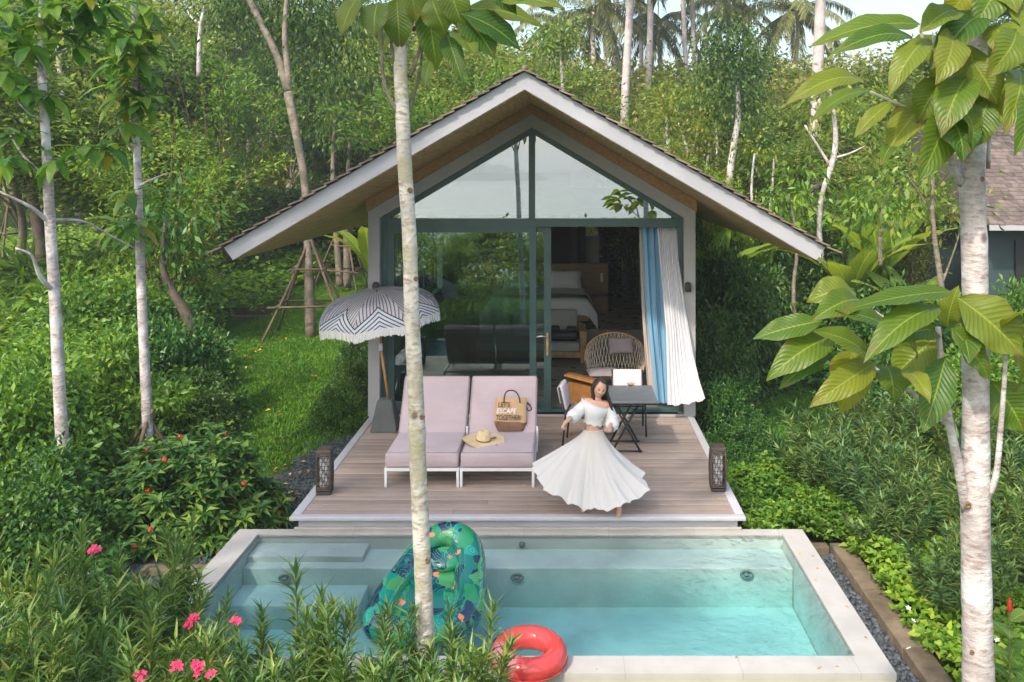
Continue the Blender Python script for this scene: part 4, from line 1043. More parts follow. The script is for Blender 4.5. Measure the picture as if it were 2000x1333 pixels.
# blouse
def ringpts(c, rx, ry, tilt, n=48, wob=0, ph=0):
    out = []
    for i in range(n):
        a = 2*PI*i/n; x, y = rx*math.cos(a), ry*math.sin(a)
        out.append(Vector((c.x+x*math.cos(tilt), c.y+y, c.z+x*math.sin(tilt)+wob*math.sin(a*9+ph))))
    return out
rows = [(b_(1163, 789), .158, .088, -.36, .002), (b_(1163.2, 792), .166, .100, -.33, .004), (b_(1163, 799), .146, .118, -.24, .004), (b_(1161, 808), .120, .114, -.16, .004), (b_(1160, 815), .108, .098, -.16, .004), (b_(1159.5, 822), .104, .092, -.18, .005), (b_(1159, 827), .110, .096, -.2, .008)]
bl = MB(); n = 48
vs = [p-base for k, r_ in enumerate(rows) for p in ringpts(*r_[:4], n, r_[4], k)]
bl.add(vs, [(k*n+i, k*n+(i+1) % n, (k+1)*n+(i+1) % n, (k+1)*n+i) for k in range(len(rows)-1) for i in range(n)], 0, True)
bl.tube([p-base for p in ringpts(b_(1163, 788.6), .159, .090, -.36, 40)], .006, 6, closed=True)
def sleeve(pts, rs):
    p = sm_path([q-base for q in pts], 5); r_ = list(np.interp(np.linspace(0, 1, len(p)), np.linspace(0, 1, len(rs)), rs))
    i0 = len(bl.v); bl.tube(p, r_, 20, caps=False)
    for i in range(i0, len(bl.v)):
        k = (i-i0) % 20; q = (i-i0)//20; c = p[q]; d = Vector(bl.v[i])-c; bl.v[i] = tuple(c+d*(1+.07*math.sin(k*2.2+q*.7)))
sleeve([b_(1147, 787, 9.46), b_(1139, 794, 9.45), b_(1127, 807, 9.40), b_(1118, 815, 9.32), b_(1113, 819, 9.25)], [.050, .056, .066, .070, .032])
sleeve([b_(1186, 795, 9.45), b_(1190, 803, 9.45), b_(1195, 819, 9.43), b_(1195.5, 831, 9.36), b_(1193.5, 839, 9.27)], [.048, .055, .066, .074, .034])
bl.build('blouse', M_blouse, woman)
# skirt
top_c = b_(1159, 839.5)-base
hem = [(0, .565, .36), (20, .595, .27), (45, .53, .20), (70, .42, .145), (90, .34, .115), (112, .33, .125), (135, .41, .19), (158, .57, .30), (180, .665, .43), (205, .60, .44), (230, .48, .42), (260, .36, .40), (290, .36, .42), (325, .46, .44), (360, .56, .36)]
ha, hr_, hz_ = [h[0] for h in hem], [h[1] for h in hem], [h[2] for h in hem]
def skirt(u, v):
    a = 360*u; an = math.radians(a); r1, z1 = np.interp(a, ha, hr_), np.interp(a, ha, hz_)
    r0 = .108; e = .72*v**1.5+.28*v
    sw = an*11+3.2*v+1.1*math.sin(an*3)+.7*math.sin(an*5+1); fold = 1+.058*v**.9*math.sin(sw)*(.6+.4*math.sin(an*2+1))+.018*v**1.4*math.sin(an*27+4*v+1.5*math.sin(an*2))+.007*v*math.sin(an*53+7*v+2*math.sin(an*4))
    rr = (r0+(r1-r0)*e)*fold
    z = top_c.z+(z1-top_c.z)*(v**(.88)) + .05*math.sin(PI*v)*(1-math.cos(an))*.3
    z += .020*v*math.sin(sw+.8)+.008*v*math.sin(an*27+4*v)
    for s in (.34, .66): rr += .004*math.exp(-((v-s)/.012)**2)
    return Vector((top_c.x-.01*v+rr*math.cos(an), top_c.y+.0+rr*.93*(-math.sin(an)), z))
MB().grid(skirt, 320, 70, wrap=True).tube([top_c+Vector((.108*math.cos(a), .100*math.sin(a), .006)) for a in np.linspace(0, 2*PI, 36, endpoint=False)], .006, 6, closed=True).build('skirt', M_skirt, woman)
# ================================================================ plants
rs = np.random.RandomState(11)
def unit(a): return a/np.maximum(1e-9, np.linalg.norm(a, axis=-1, keepdims=True))
def leaves5(Pb, D, Nn, L, W, fold=.22, droop=.12):
    """folded leaf blades: 5 points, 2 faces each"""
    n = len(Pb); D = unit(D); Rt = unit(np.cross(D, Nn)); U = np.cross(Rt, D)
    L = np.broadcast_to(L, n)[:, None]; W = np.broadcast_to(W, n)[:, None]
    b = Pb; m = Pb+D*L*.5-U*L*0; tip = Pb+D*L-U*L*droop*2
    r = Pb+D*L*.46+Rt*W*.5+U*W*fold; l = Pb+D*L*.46-Rt*W*.5+U*W*fold
    V = np.stack([b, r, tip, l, m-U*L*droop*.2], 1).reshape(-1, 3)
    i = np.arange(n)[:, None]*5; Q = np.concatenate([i+np.array([[0, 1, 2, 4]]), i+np.array([[0, 4, 2, 3]])], 1).reshape(-1, 4)
    return V, Q
def leaves4(Pb, D, Nn, L, W, droop=.1):
    n = len(Pb); D = unit(D); Rt = unit(np.cross(D, Nn)); U = np.cross(Rt, D)
    L = np.broadcast_to(L, n)[:, None]; W = np.broadcast_to(W, n)[:, None]
    V = np.stack([Pb, Pb+D*L*.45+Rt*W*.5+U*L*.06, Pb+D*L-U*L*droop, Pb+D*L*.45-Rt*W*.5+U*L*.06], 1).reshape(-1, 3)
    return V, np.arange(n*4).reshape(-1, 4)
def cat(parts):
    V = []; Q = []; o = 0
    for v, q in parts: V.append(v); Q.append(q+o); o += len(v)
    return np.concatenate(V), np.concatenate(Q)
G1, G2, G3 = (.018, .052, .012), (.040, .105, .018), (.105, .185, .030)
LM = {
 'forest': leaf_mat('forest leaves', (.026, .070, .014), (.068, .142, .022), (.18, .245, .042), .38, odd=(.30, .24, .03)),
 'dark': leaf_mat('dark tree leaves', (.014, .045, .012), (.032, .085, .018), (.085, .150, .028), .32),
 'yellow': leaf_mat('yellowish leaves', (.048, .100, .018), (.100, .168, .030), (.195, .250, .05), .42, odd=(.42, .27, .03)),
 'bright': leaf_mat('bright shrub leaves', (.030, .085, .012), (.065, .165, .022), (.16, .28, .040), .38),
 'shrub': leaf_mat('garden shrub leaves', (.014, .055, .014), (.030, .100, .022), (.080, .180, .035), .3, .36),
 'cover': leaf_mat('ground cover leaves', (.055, .140, .016), (.11, .23, .026), (.23, .35, .05), .38),
 'hedge': leaf_mat('hedge leaves', (.012, .042, .014), (.028, .082, .022), (.070, .140, .030), .28, .36),
 'olean': leaf_mat('oleander leaves', (.036, .100, .026), (.080, .170, .042), (.19, .285, .085), .3, .36, odd=(.26, .18, .03)),
 'olean2': leaf_mat('grey green oleander leaves', (.034, .088, .034), (.066, .142, .050), (.14, .225, .085), .3, .4, odd=(.30, .24, .03)),
 'big': leaf_mat('large soft leaves', (.024, .080, .012), (.055, .114, .014), (.108, .150, .020), .40, .4, tint=(1.35, 1.2, .3), veins=True),
 'mid': leaf_mat('pale tree leaves', (.036, .115, .016), (.072, .170, .022), (.13, .225, .034), .42, .38, tint=(1.25, 1.2, .35), odd=(.34, .27, .03)),
 'banana': leaf_mat('banana leaves', (.050, .120, .020), (.095, .185, .030), (.19, .28, .055), .42, .38, veins=True),
 'palm': leaf_mat('palm fronds', (.045, .070, .026), (.085, .118, .042), (.15, .17, .065), .25, .45, odd=(.26, .18, .08)),
 'red': leaf_mat('red flowering bush leaves', (.016, .060, .022), (.035, .105, .032), (.13, .23, .06), .3, .34),
}
M_trunk_bg = bark_mat('grey brown bark', (.24, .195, .155), (.12, .09, .065), (.10, .105, .06))
M_trunk_dk = bark_mat('dark bark', (.10, .075, .055), (.05, .036, .027), (.055, .06, .03))
M_trunk_pale = bark_mat('pale smooth bark', (.60, .555, .49), (.34, .25, .175), (.42, .375, .235))
M_trunk_white = bark_mat('whitish lilac bark', (.47, .42, .41), (.28, .205, .185), (.66, .64, .645))
mossy_foot(M_trunk_white, -.4, 1.3, (.13, .085, .06))
M_palm_trunk = bark_mat('ringed palm trunk', (.52, .455, .44), (.40, .335, .32), (.47, .42, .40))
M_stem = mat('brown stems', (.17, .12, .06), .8, .25, 20)
M_gstem = mat('green brown stems', (.105, .115, .040), .8, .25, 20)
M_timber = bark_mat('old timber pole', (.13, .09, .06), (.10, .07, .05), (.16, .12, .08))

def clump_cloud(rs, n_cl, per, R3, cr, L, W, up=.6, shell=(.5, 1.0), flat=.55, five=False, low=-.55):
    """leaf clumps spread through an uneven ellipsoid (centre at the origin)"""
    d = unit(rs.randn(n_cl*3, 3)); d = d[d[:, 2] > low][:n_cl]; k = len(d)
    lob = .78+.34*rs.rand(k); r_ = (shell[0]+(shell[1]-shell[0])*rs.rand(k)**.6)*lob
    C = d*r_[:, None]*np.array(R3)
    cs = cr*(.65+.7*rs.rand(k))
    Pn = []; Dn = []; Nn = []
    for c, s, dd in zip(C, cs, d):
        m = int(per*(s/cr)**2); q = rs.randn(m, 3)*s*np.array([1, 1, flat])*.62
        Pn.append(c+q); Dn.append(unit(q/s+dd*.5+rs.randn(m, 3)*.55+np.array([0, 0, -.25])))
        Nn.append(unit(rs.randn(m, 3)*.75+np.array([0, 0, up])+dd*.35))
    Pn, Dn, Nn = map(np.concatenate, (Pn, Dn, Nn)); n = len(Pn)
    l = L*(.65+.6*rs.rand(n)); w_ = W*(.7+.5*rs.rand(n))
    return (leaves5 if five else leaves4)(Pn, Dn, Nn, l, w_), C
def limbs(mb, rs, base, top, r0, targets, mat_i=0, bend=.25):
    base, top = Vector(base), Vector(top)
    mid = [base.lerp(top, t)+Vector((rs.randn()*bend, rs.randn()*bend, 0)) for t in (.3, .6)]
    P_ = sm_path([base]+mid+[top], 4); n = len(P_)
    mb.tube(P_, [r0*(1.15-.75*i/(n-1)) for i in range(n)], 7)
    for tgt in targets:
        i = int(n*(.35+.5*rs.rand())); a = P_[min(i, n-1)]; tgt = Vector(tgt)
        m = a.lerp(tgt, .5)+Vector((rs.randn()*.12, rs.randn()*.12, -.12*(tgt-a).length))
        p2 = sm_path([a, m, tgt], 3); k = len(p2); rr0 = r0*.42*(1.0-.5*i/n)
        mb.tube(p2, [rr0*(1-.8*j/(k-1)) for j in range(k)], 5)
def tree_tpl(seed, lm, trunk, Hh=8, R3=(2.1, 2.1, 2.5), zc=5.4, n_cl=46, per=340, cr=.56, L=.165, W=.078, r0=.11, low=-.7):
    r = np.random.RandomState(seed); (V, Q), C = clump_cloud(r, n_cl, per, R3, cr, L, W, low=low)
    V = V+np.array([0, 0, zc]); mb = MB(); tg = C[r.permutation(len(C))[:11]]+np.array([0, 0, zc])
    limbs(mb, r, (0, 0, -.3), (r.randn()*.3, r.randn()*.3, zc+R3[2]*.55), r0, tg)
    me = np_mesh('crown', V, Q); me.materials.append(LM[lm])
    t = mb.build('trunk', trunk); tm = t.data; bpy.data.objects.remove(t)
    return (tm, me)
def spray_tpl(seed, lm, n_st=26, Hh=5, spread=2.0, L=.125, W=.042, per=330):
    """many arching stems from one base, leaves all along them"""
    r = np.random.RandomState(seed); mb = MB(); Pn = []; Dn = []; Nn = []
    for s in range(n_st):
        a = r.rand()*6.28; h = Hh*(.55+.5*r.rand()); sp = spread*(.25+.8*r.rand()); o = Vector((math.cos(a), math.sin(a), 0))
        p = sm_path([o*.1, o*sp*.3+Vector((0, 0, h*.45)), o*sp*.7+Vector((0, 0, h*.85)), o*sp*1.15+Vector((0, 0, h*(.9+.15*r.rand())))], 6)
        mb.tube(p, [.022*(1-.75*i/(len(p)-1)) for i in range(len(p))], 4)
        pa = np.array([q[:] for q in p]); t = r.rand(per)**.7*(len(p)-1.001); i = t.astype(int); f = (t-i)[:, None]
        q = pa[i]*(1-f)+pa[i+1]*f; tn = unit(pa[i+1]-pa[i]); sd = r.randn(per, 3)
        wid = .32*(1-(t/len(p))[:, None]*.55)
        Pn.append(q+sd*wid*np.array([.8, .8, .5])); Dn.append(unit(sd*.7+tn*.7+np.array([0, 0, -.15]))); Nn.append(unit(r.randn(per, 3)*.6+np.array([0, 0, .8])))
    Pn, Dn, Nn = map(np.concatenate, (Pn, Dn, Nn)); n = len(Pn)
    V, Q = leaves4(Pn, Dn, Nn, L*(.6+.7*r.rand(n)), W*(.7+.6*r.rand(n)), .15)
    me = np_mesh('crown', V, Q); me.materials.append(LM[lm]); t = mb.build('trunk', M_stem); tm = t.data; bpy.data.objects.remove(t)
    return (tm, me)
def mound_tpl(seed, lm, n_cl=100, per=130, L=.085, W=.042, cr=.19, five=True, R3=(1, 1, .9)):
    r = np.random.RandomState(seed); (V, Q), C = clump_cloud(r, n_cl, per, R3, cr, L, W, up=.9, shell=(.55, 1), five=five, low=-.25)
    V = V+np.array([0, 0, .12]); mb = MB()
    for c in C[::9]:
        c = Vector(c)+Vector((0, 0, .1)); mb.tube(sm_path([(c.x*.1, c.y*.1, -.1), (c.x*.5, c.y*.5, c.z*.55), c], 3), [.02, .018, .016, .012, .01, .008, .005][:7], 4)
    me = np_mesh('foliage', V, Q); me.materials.append(LM[lm]); t = mb.build('stems', M_stem); tm = t.data; bpy.data.objects.remove(t)
    return (tm, me)
def place(tpl, name, parts, label, cat_, loc, sx, sz, rz, group=None):
    r_ = thing(name, label, cat_, loc, rz, group); r_.scale = (sx, sx, sz)
    for me, pn in zip(tpl, parts): link(pn, me, r_)
    return r_
TREES = {'dense': [tree_tpl(s, 'forest', M_trunk_bg) for s in (1, 2)], 'dark': [tree_tpl(s, 'dark', M_trunk_bg, L=.125, W=.055, per=480) for s in (3, 4)],
 'airy': [tree_tpl(s, 'yellow', M_trunk_bg, n_cl=24, per=300, R3=(1.9, 1.9, 2.3), zc=5.8, cr=.44, L=.14, W=.07, r0=.07) for s in (5, 6)],
 'spray': [spray_tpl(s, 'bright') for s in (7, 8)], 'spray2': [spray_tpl(9, 'yellow', L=.14)], 'darkspray': [spray_tpl(10, 'shrub', L=.15, W=.05)]}
TREES['high'] = [tree_tpl(13, 'dark', M_trunk_bg, R3=(2.1, 2.1, 2.6), zc=11.2, n_cl=40, per=200, L=.2, W=.09)]
TH = {'dense': 8.5, 'dark': 8.5, 'airy': 8.4, 'spray': 5, 'spray2': 5, 'darkspray': 5}
bg = [
 (15, 24, -40, 'dark', 1.0, 'dark leafy tree at the far left behind the leftmost pale trunk'),
 (-90, 19, 0, 'dense', 1.0, 'leafy tree cut by the left edge of the photo above the brown path'),
 (185, 29, -60, 'dense', 1.0, 'tall green tree between the two pale left trunks'),
 (330, 31, -30, 'dense', 1.0, 'tall green tree right of the second pale trunk, tips against a sky gap'),
 (420, 29, 90, 'spray', 1.0, 'bright arching shrub with long pale shoots left of the forked tree'),
 (330, 20, 250, 'spray', 1.1, 'lower arching green shrub behind the second pale trunk'),
 (210, 22, 160, 'dense', 1.0, 'mid green tree whose crown fills the gap between the pale left trunks'),
 (500, 41, -60, 'dark', 1.0, 'dark tall tree directly behind the forked tree'),
 (590, 39, -20, 'dark', 1.0, 'dark tree right of the forked trunk with drooping foliage'),
 (395, 30, 270, 'spray', .8, 'green arching shrub above the left eave of the villa'),
 (690, 41, -30, 'dark', 1.0, 'dark leafy tree left of the slim central trunk, above the roof slope'),
 (660, 40, 110, 'darkspray', 1.0, 'shrubby tree with hanging twigs above the left roof slope'),
 (770, 36, 0, 'dense', 1.0, 'green tree directly behind the crown of the slim central trunk'),
 (850, 27, 95, 'spray', 1.1, 'bushy tree with fine leaves right of the slim central trunk'),
 (930, 33, 60, 'dense', 1.0, 'rounded green tree above the left roof slope near the ridge'),
 (1010, 38, 70, 'airy', 1.0, 'yellowish thin crowned tree straight above the roof ridge'),
 (1095, 34, 95, 'dense', .9, 'small crowned tree on a thin pale stem just right of the roof ridge'),
 (1175, 27, 175, 'spray2', 1.1, 'yellow green feathery shrub tree right of the roof ridge'),
 (1300, 36, 150, 'airy', 1.0, 'yellow tinged tree behind the two grey palm trunks'),
 (1425, 26, 35, 'dark', .52, 'tall dark green tree with a bare pale lower trunk above the right roof slope'),
 (1345, 24, 215, 'spray2', 1.0, 'lime green shrub tree left of the tall dark tree'),
 (1500, 34, 150, 'airy', 1.0, 'yellow green tree right behind the tall dark tree'),
 (1570, 29, 165, 'dense', 1.0, 'green tree behind the thick palm trunk'),
 (1530, 23, 245, 'airy', 1.1, 'low spreading yellowish tree above the right end of the villa roof'),
 (1650, 27, 175, 'airy', 1.0, 'yellowish tree behind the upper large leaves of the right trunk'),
 (1730, 31, 90, 'dense', 1.0, 'green tree between the right pale trunk and the thick palm'),
 (1800, 25, 170, 'spray', 1.1, 'bright twiggy shrub left of the right pale trunk'),
 (1860, 33, 20, 'dense', 1.0, 'tall green tree behind the right pale trunk'),
 (1990, 34, -40, 'dark', 1.0, 'tree rising behind the neighbouring shingled roof'),
 (1250, 22, 290, 'spray', 1.0, 'dense green shrub just above the middle of the right roof slope'),
 (1400, 20.5, 330, 'spray', .9, 'green shrub with thin upright stems right above the roof slope'),
 (1640, 20, 330, 'spray', 1.0, 'bright green shrub with long leaves right of the villa eave'),
 (1760, 20.5, 290, 'spray2', 1.0, 'yellowish shrub with bare twigs left of the right pale trunk'),
]
tr_ = random.Random(21)
for i, (px, Y, top, kind, wide, lab) in enumerate(bg):
    x = gx(px, Y); z = g1(x, Y); h = gz(top, Y)-z; s = h/TH[kind]; tl = TREES[kind]
    sx = s*wide if kind in ('spray', 'spray2', 'darkspray') else (.55*s+.55)*wide
    place(tl[i % len(tl)], 'tree' if 'spray' not in kind else 'shrub', ('trunk', 'crown'), lab, 'tree' if 'spray' not in kind else 'shrub', (x, Y, z), sx, s, tr_.uniform(0, 6.28))
# trees that stand in front of the villa, outside the picture; they shade the pool and fill its reflections
SH = [((-5.9, .9), 13.5, .95, 'high', 'tall dense tree left of the camera whose shade falls over the pool'),
      ((-7.4, 2.6), 14.0, .95, 'high', 'second dense tree left of the camera shading the loungers'),
      ((-3.0, -9.5), 3.6, .9, 'dense', 'garden tree on the slope in front of the pool, mirrored in the sliding door'),
      ((1.8, -12), 3.9, 1.0, 'dark', 'dark garden tree on the slope mirrored right of the mullion'),
      ((-7.5, -8.5), 3.7, 1.0, 'dense', 'spreading garden tree on the slope mirrored at the left of the glass'),
      ((6.5, -9), 3.5, 1.0, 'dense', 'garden tree on the slope mirrored at the right of the glass'),
      ((-.6, -16), 3.9, 1.0, 'dense', 'farther garden tree on the slope mirrored in the middle of the glass'),
      ((-11, -16), 4.2, 1.2, 'dark', 'farther dark tree on the slope beyond the left of the pool')]
for i, ((x, y), h, wd, kind, lab) in enumerate(SH):
    z = g1(x, y); hh = 14 if kind == 'high' else 8.5; tl = TREES[kind]; place(tl[i % len(tl)], 'tree', ('trunk', 'crown'), lab, 'tree', (x, y, z), wd*(.5*h/hh+.5), h/hh, i*1.3)
for i, (x, y, s) in enumerate(((-4, -3, 1.9), (-1, -4.2, 1.8), (1.6, -3.4, 1.9), (4.4, -3.2, 2.0), (-7, -3.5, 2.0))):
    place(TREES['spray'][i % 2], 'shrub', ('trunk', 'crown'), ('leafy shrub on the slope below the camera, %s' % ('farthest left of its row', 'third from the left', 'fourth from the left', 'farthest right of its row', 'beyond the left end of its row')[(1, 2, 2, 3, 4)[i]]) if False else
          ('leafy shrub on the slope below the camera mirrored low in the ' + ('left curtain glass', 'fixed window', 'door gap', 'open doorway side', 'far left jamb')[i]), 'shrub', (x, y, g1(x, y)), .8, s/5*1.1, i)

# ---------------------------------------------------------------- wood behind, one mass
def wood_mass():
    r = np.random.RandomState(31); Pn = []; 
    n_cl = 2100
    px = -250+2500*r.rand(n_cl); Y = 40+20*r.rand(n_cl)
    top = np.interp(px, [-250, 300, 460, 800, 1080, 1150, 1480, 1600, 2250], [-60, -30, 20, 40, 128, 142, 142, 135, 90])
    py = top+(400-top)*r.rand(n_cl)**1.1+r.randn(n_cl)*9
    C = np.stack([(px-CX)/F*Y, Y, H-(py-CY)/F*Y], 1); s = .75+.7*r.rand(n_cl)
    Pn = []; Dn = []
    for c, k in zip(C, s):
        q = r.randn(105, 3)*k*np.array([1, .8, .6])*.62; Pn.append(c+q); Dn.append(q/k+r.randn(105, 3)*.6+np.array([0, 0, -.3]))
    Pn = np.concatenate(Pn); Dn = np.concatenate(Dn); n = len(Pn)
    V, Q = leaves4(Pn, unit(Dn), unit(r.randn(n, 3)*.7+np.array([0, -.3, .7])), .34*(.6+.6*r.rand(n)), .17*(.7+.5*r.rand(n)))
    me = np_mesh('distant_wood', V, Q); o = link('distant_wood', me, None, leaf_mat('distant wood leaves', (.045, .080, .020), (.095, .140, .030), (.19, .215, .050), .38, odd=(.32, .24, .04)))
    tag(o, 'mass of mixed green wood filling the hillside behind the separate trees', 'wood', kind='stuff')
wood_mass()
def slope_mass():
    r = np.random.RandomState(77); n_cl = 700; y = -1.5-34*r.rand(n_cl)**1.3; x = (r.rand(n_cl)-.5)*(26-y)*1.15-1
    zt = H-(108+18*r.rand(n_cl))*(26.4-y)/F; z = zt-(zt-G(x, y))*r.rand(n_cl)**1.5*.9; C = np.stack([x, y, z], 1); s = .45+.5*r.rand(n_cl)
    C[:, 2] -= s*.5; Pn = []; Dn = []
    for c, k in zip(C, s):
        q = r.randn(60, 3)*k*np.array([1, 1, .6])*.6; Pn.append(c+q); Dn.append(q/k+r.randn(60, 3)*.6)
    Pn = np.concatenate(Pn); n = len(Pn); V, Q = leaves4(Pn, unit(np.concatenate(Dn)), unit(r.randn(n, 3)*.7+np.array([0, .2, .8])), .24*(.6+.6*r.rand(n)), .12*(.7+.5*r.rand(n)))
    tag(link('slope_shrubbery', np_mesh('slope_shrubbery', V, Q), None, LM['forest']), 'mass of shrubs on the slope in front of the pool, mirrored in the glass', 'shrubbery', kind='stuff')
slope_mass()

# ---------------------------------------------------------------- coconut palms
def palm_tpl(seed):
    r = np.random.RandomState(seed); mb = MB(); V = []; Q = []; o = 0
    Pn = []; Dn = []; Nn = []
    for k in range(20):
        a = k*2.4+r.rand()*.5; el = 1.15-1.75*(k/19)+r.randn()*.08; Ln = 3.6+.7*r.rand()
        pts = []; p = np.zeros(3); d = np.array([math.cos(a)*math.cos(el), math.sin(a)*math.cos(el), math.sin(el)])
        for j in range(15): pts.append(p.copy()); p = p+d*Ln/14; d = unit(d+np.array([0, 0, -.115]))
        mb.tube([Vector(q) for q in pts], [.035*(1-.8*j/14) for j in range(15)], 4)
        pa = np.array(pts); m = 56; t = np.linspace(1.5, 13.9, m); i = t.astype(int); f = (t-i)[:, None]; q = pa[i]*(1-f)+pa[np.minimum(i+1, 14)]*f
        tn = unit(pa[np.minimum(i+1, 14)]-pa[i]); sd = unit(np.cross(tn, np.array([0, 0, 1])))
        for s in (-1, 1):
            Pn.append(q); Dn.append(unit(sd*s*.8+tn*.45+np.array([0, 0, -.55])+r.randn(m, 3)*.06)); Nn.append(unit(tn*.3+np.array([0, 0, 1])+r.randn(m, 3)*.1))
    Pn, Dn, Nn = map(np.concatenate, (Pn, Dn, Nn)); n = len(Pn)
    V, Q = leaves4(Pn, Dn, Nn, .85*(.7+.4*r.rand(n)), .085, .2)
    me = np_mesh('crown', V, Q); me.materials.append(LM['palm']); t = mb.build('frond_ribs', LM['palm']); tm = t.data; bpy.data.objects.remove(t)
    return me, tm
PT = [palm_tpl(s) for s in (1, 2)]
palms = [(1163, 1166, 48, 25, 230, 10, 'coconut palm with hanging fronds, leftmost of the tall palms right of the ridge'),
 (1100, 1096, 58, 52, 240, 6, 'small distant coconut palm directly behind the roof ridge'),
 (1208, 1205, 50, -120, 200, 8, 'thin coconut palm trunk just left of the thick grey palm'),
 (1226, 1227, 37, -150, 330, 15, 'thick grey coconut palm rising from the middle of the right roof slope'),
 (1263, 1266, 42, -170, 300, 12, 'slightly bent coconut palm just right of the thick grey palm'),
 (1285, 1292, 57, 48, 220, 7, 'distant coconut palm with a full crown between the grey palms'),
 (1338, 1334, 47, -110, 220, 9, 'left one of two close slim palms above the right roof slope'),
 (1357, 1360, 49, -130, 220, 9, 'right one of two close slim palms above the right roof slope'),
 (1425, 1415, 56, 14, 220, 7, 'distant coconut palm with drooping crown behind the tall dark tree'),
 (1553, 1556, 50, 25, 230, 8, 'slender coconut palm with open crown left of the thickest palm trunk'),
 (1594, 1600, 27, -330, 260, 21, 'thickest palm trunk standing left of the upper large leaves'),
 (1452, 1447, 60, -95, 220, 6, 'small far coconut palm half hidden right of the tall dark tree'),
 (1250, 1246, 55, -120, 220, 8, 'pale slim palm trunk in the gap between the thick grey palm and the bent palm'),
 (1180, 1186, 53, -110, 220, 7, 'slim palm trunk right of the leftmost tall palm'),
 (1385, 1380, 57, -100, 220, 6, 'slim far palm left of the tall dark tree')]
for i, (pt, pb, Y, pc, pg, wpx, lab) in enumerate(palms):
    xb, zb = gx(pb, Y), g1(gx(pb, Y), Y); c = at(pt, pc, Y)
    r_ = thing('coconut_palm', lab, 'palm', (xb, Y, zb), 0, 'coconut palms behind the villa')
    me, fm = PT[i % 2]
    for mm, nm in ((me, 'crown'), (fm, 'frond_ribs')):
        o = link(nm, mm, r_); o.location = Vector(c)-Vector((xb, Y, zb)); o.rotation_euler.z = i*1.7; o.scale = (1.0, 1.0, 1.0)
    rr0 = wpx/F*Y/2; n = 26; pts = []; 
    for j in range(n):
        t = j/(n-1); pts.append(Vector(((c.x-xb)*t+.18*math.sin(t*5+i), .1*math.sin(t*4+i), (c.z-zb)*t)))
    MB().tube(pts, [rr0*(1.15-.25*j/(n-1))*(1+.03*(j % 2)) for j in range(n)], 10).build('trunk', M_palm_trunk, r_)

# ---------------------------------------------------------------- shrubs of the garden
MOUND = {'shrub': [mound_tpl(s, 'shrub') for s in (1, 2)], 'bright': [mound_tpl(s, 'bright', L=.085, W=.042) for s in (3, 4)], 'hedge': [mound_tpl(5, 'hedge', L=.075, W=.035, per=150)],
  'fern': [mound_tpl(6, 'bright', n_cl=50, per=50, L=.30, W=.05)]}
shr = [
 (20, 10.6, 1.25, 1.75, 'bright', 'rounded leafy shrub at the left edge beside the leftmost pale trunk'),
 (185, 12.2, 1.45, 1.75, 'bright', 'broad leafy shrub between the bases of the two pale left trunks'),
 (120, 14.6, 1.7, 1.45, 'bright', 'wide sunny shrub behind the leftmost pale trunk'),
 (320, 14.2, 1.1, 1.8, 'shrub', 'dark leafy shrub right of the second pale trunk'),
 (215, 17.0, 1.8, 2.1, 'bright', 'sunny shrub mound in the middle of the left bank'),
 (262, 20.5, 1.8, 2.4, 'bright', 'tall shrub mound left of the lawn below the left eave'),
 (170, 21.5, 2.3, 2.5, 'fern', 'ferny pale green clump beside the brown path'),
 (100, 19.5, 1.3, 1.4, 'fern', 'fern clump right of the pale pebbles and the brown path'),
 (30, 8.9, .95, 1.25, 'shrub', 'dark shrub at the left edge behind the pink oleanders'),
 (62, 10.0, .8, 1.1, 'shrub', 'dark low shrub left of the base of the leftmost pale trunk'),
 (225, 12.0, .7, 1.0, 'shrub', 'dark shrub around the timber props of the second pale trunk'),
 (365, 13.6, .85, 1.0, 'hedge', 'bluish dark shrub on the lawn edge above the red flowering bush'),
 (375, 16.6, .85, 1.1, 'hedge', 'bluish dark shrub farther along the left lawn edge'),
 (320, 17.5, .95, 1.7, 'shrub', 'upright shrub beside the mossy propped trunk'),
 (664, 13.9, .48, .70, 'shrub', 'small clipped shrub beside the left villa wall, nearest to the deck'),
 (690, 15.2, .55, .85, 'hedge', 'small dark shrub beside the left villa wall, behind the nearest one'),
 (704, 17.2, .5, .9, 'hedge', 'dark shrub beside the left villa wall, farthest from the deck'),
 (1415, 13.6, .62, .95, 'shrub', 'dark glossy shrub against the right villa wall below the curtain'),
 (1390, 14.8, .80, 1.75, 'hedge', 'taller dark shrub against the right villa wall'),
 (1470, 12.6, .55, .55, 'shrub', 'low dark shrub on the grass right of the deck'),
 (1425, 16.6, 1.2, 2.6, 'hedge', 'tall dark hedge shrub behind the right villa wall'),
 (1520, 20.5, 1.7, 2.9, 'hedge', 'dark feathery hedge shrub below the right eave'),
 (1600, 18.8, 1.4, 2.2, 'hedge', 'dark feathery hedge shrub right of the eave tip'),
 (1700, 17.5, 1.5, 1.9, 'shrub', 'dark green shrub behind the lower large leaves'),
 (1800, 16.0, 1.3, 1.9, 'shrub', 'dark green shrub just left of the right pale trunk'),
 (1985, 15.2, 1.0, 2.1, 'bright', 'yellow green shrub in front of the neighbouring villa wall'),
 (1900, 13.2, 1.1, 1.4, 'bright', 'leafy shrub at the foot of the right pale trunk, far side'),
 (540, 37, 3.2, 3.2, 'hedge', 'dark hedge mound at the far end of the lawn, left one'),
 (640, 38.5, 3.2, 3.8, 'hedge', 'dark hedge mound at the far end of the lawn, behind the timber props'),
 (405, 33, 2.4, 3.4, 'hedge', 'dark hedge mound at the far end of the lawn beside the left bank'),
]
for i, (px, Y, r0, h, kind, lab) in enumerate(shr):
    x = gx(px, Y); z = g1(x, Y); tl = MOUND[kind]
    place(tl[i % len(tl)], 'shrub', ('stems', 'foliage'), lab, 'shrub', (x, Y, z-.05), r0*.95, h*.93, tr_.uniform(0, 6.28))
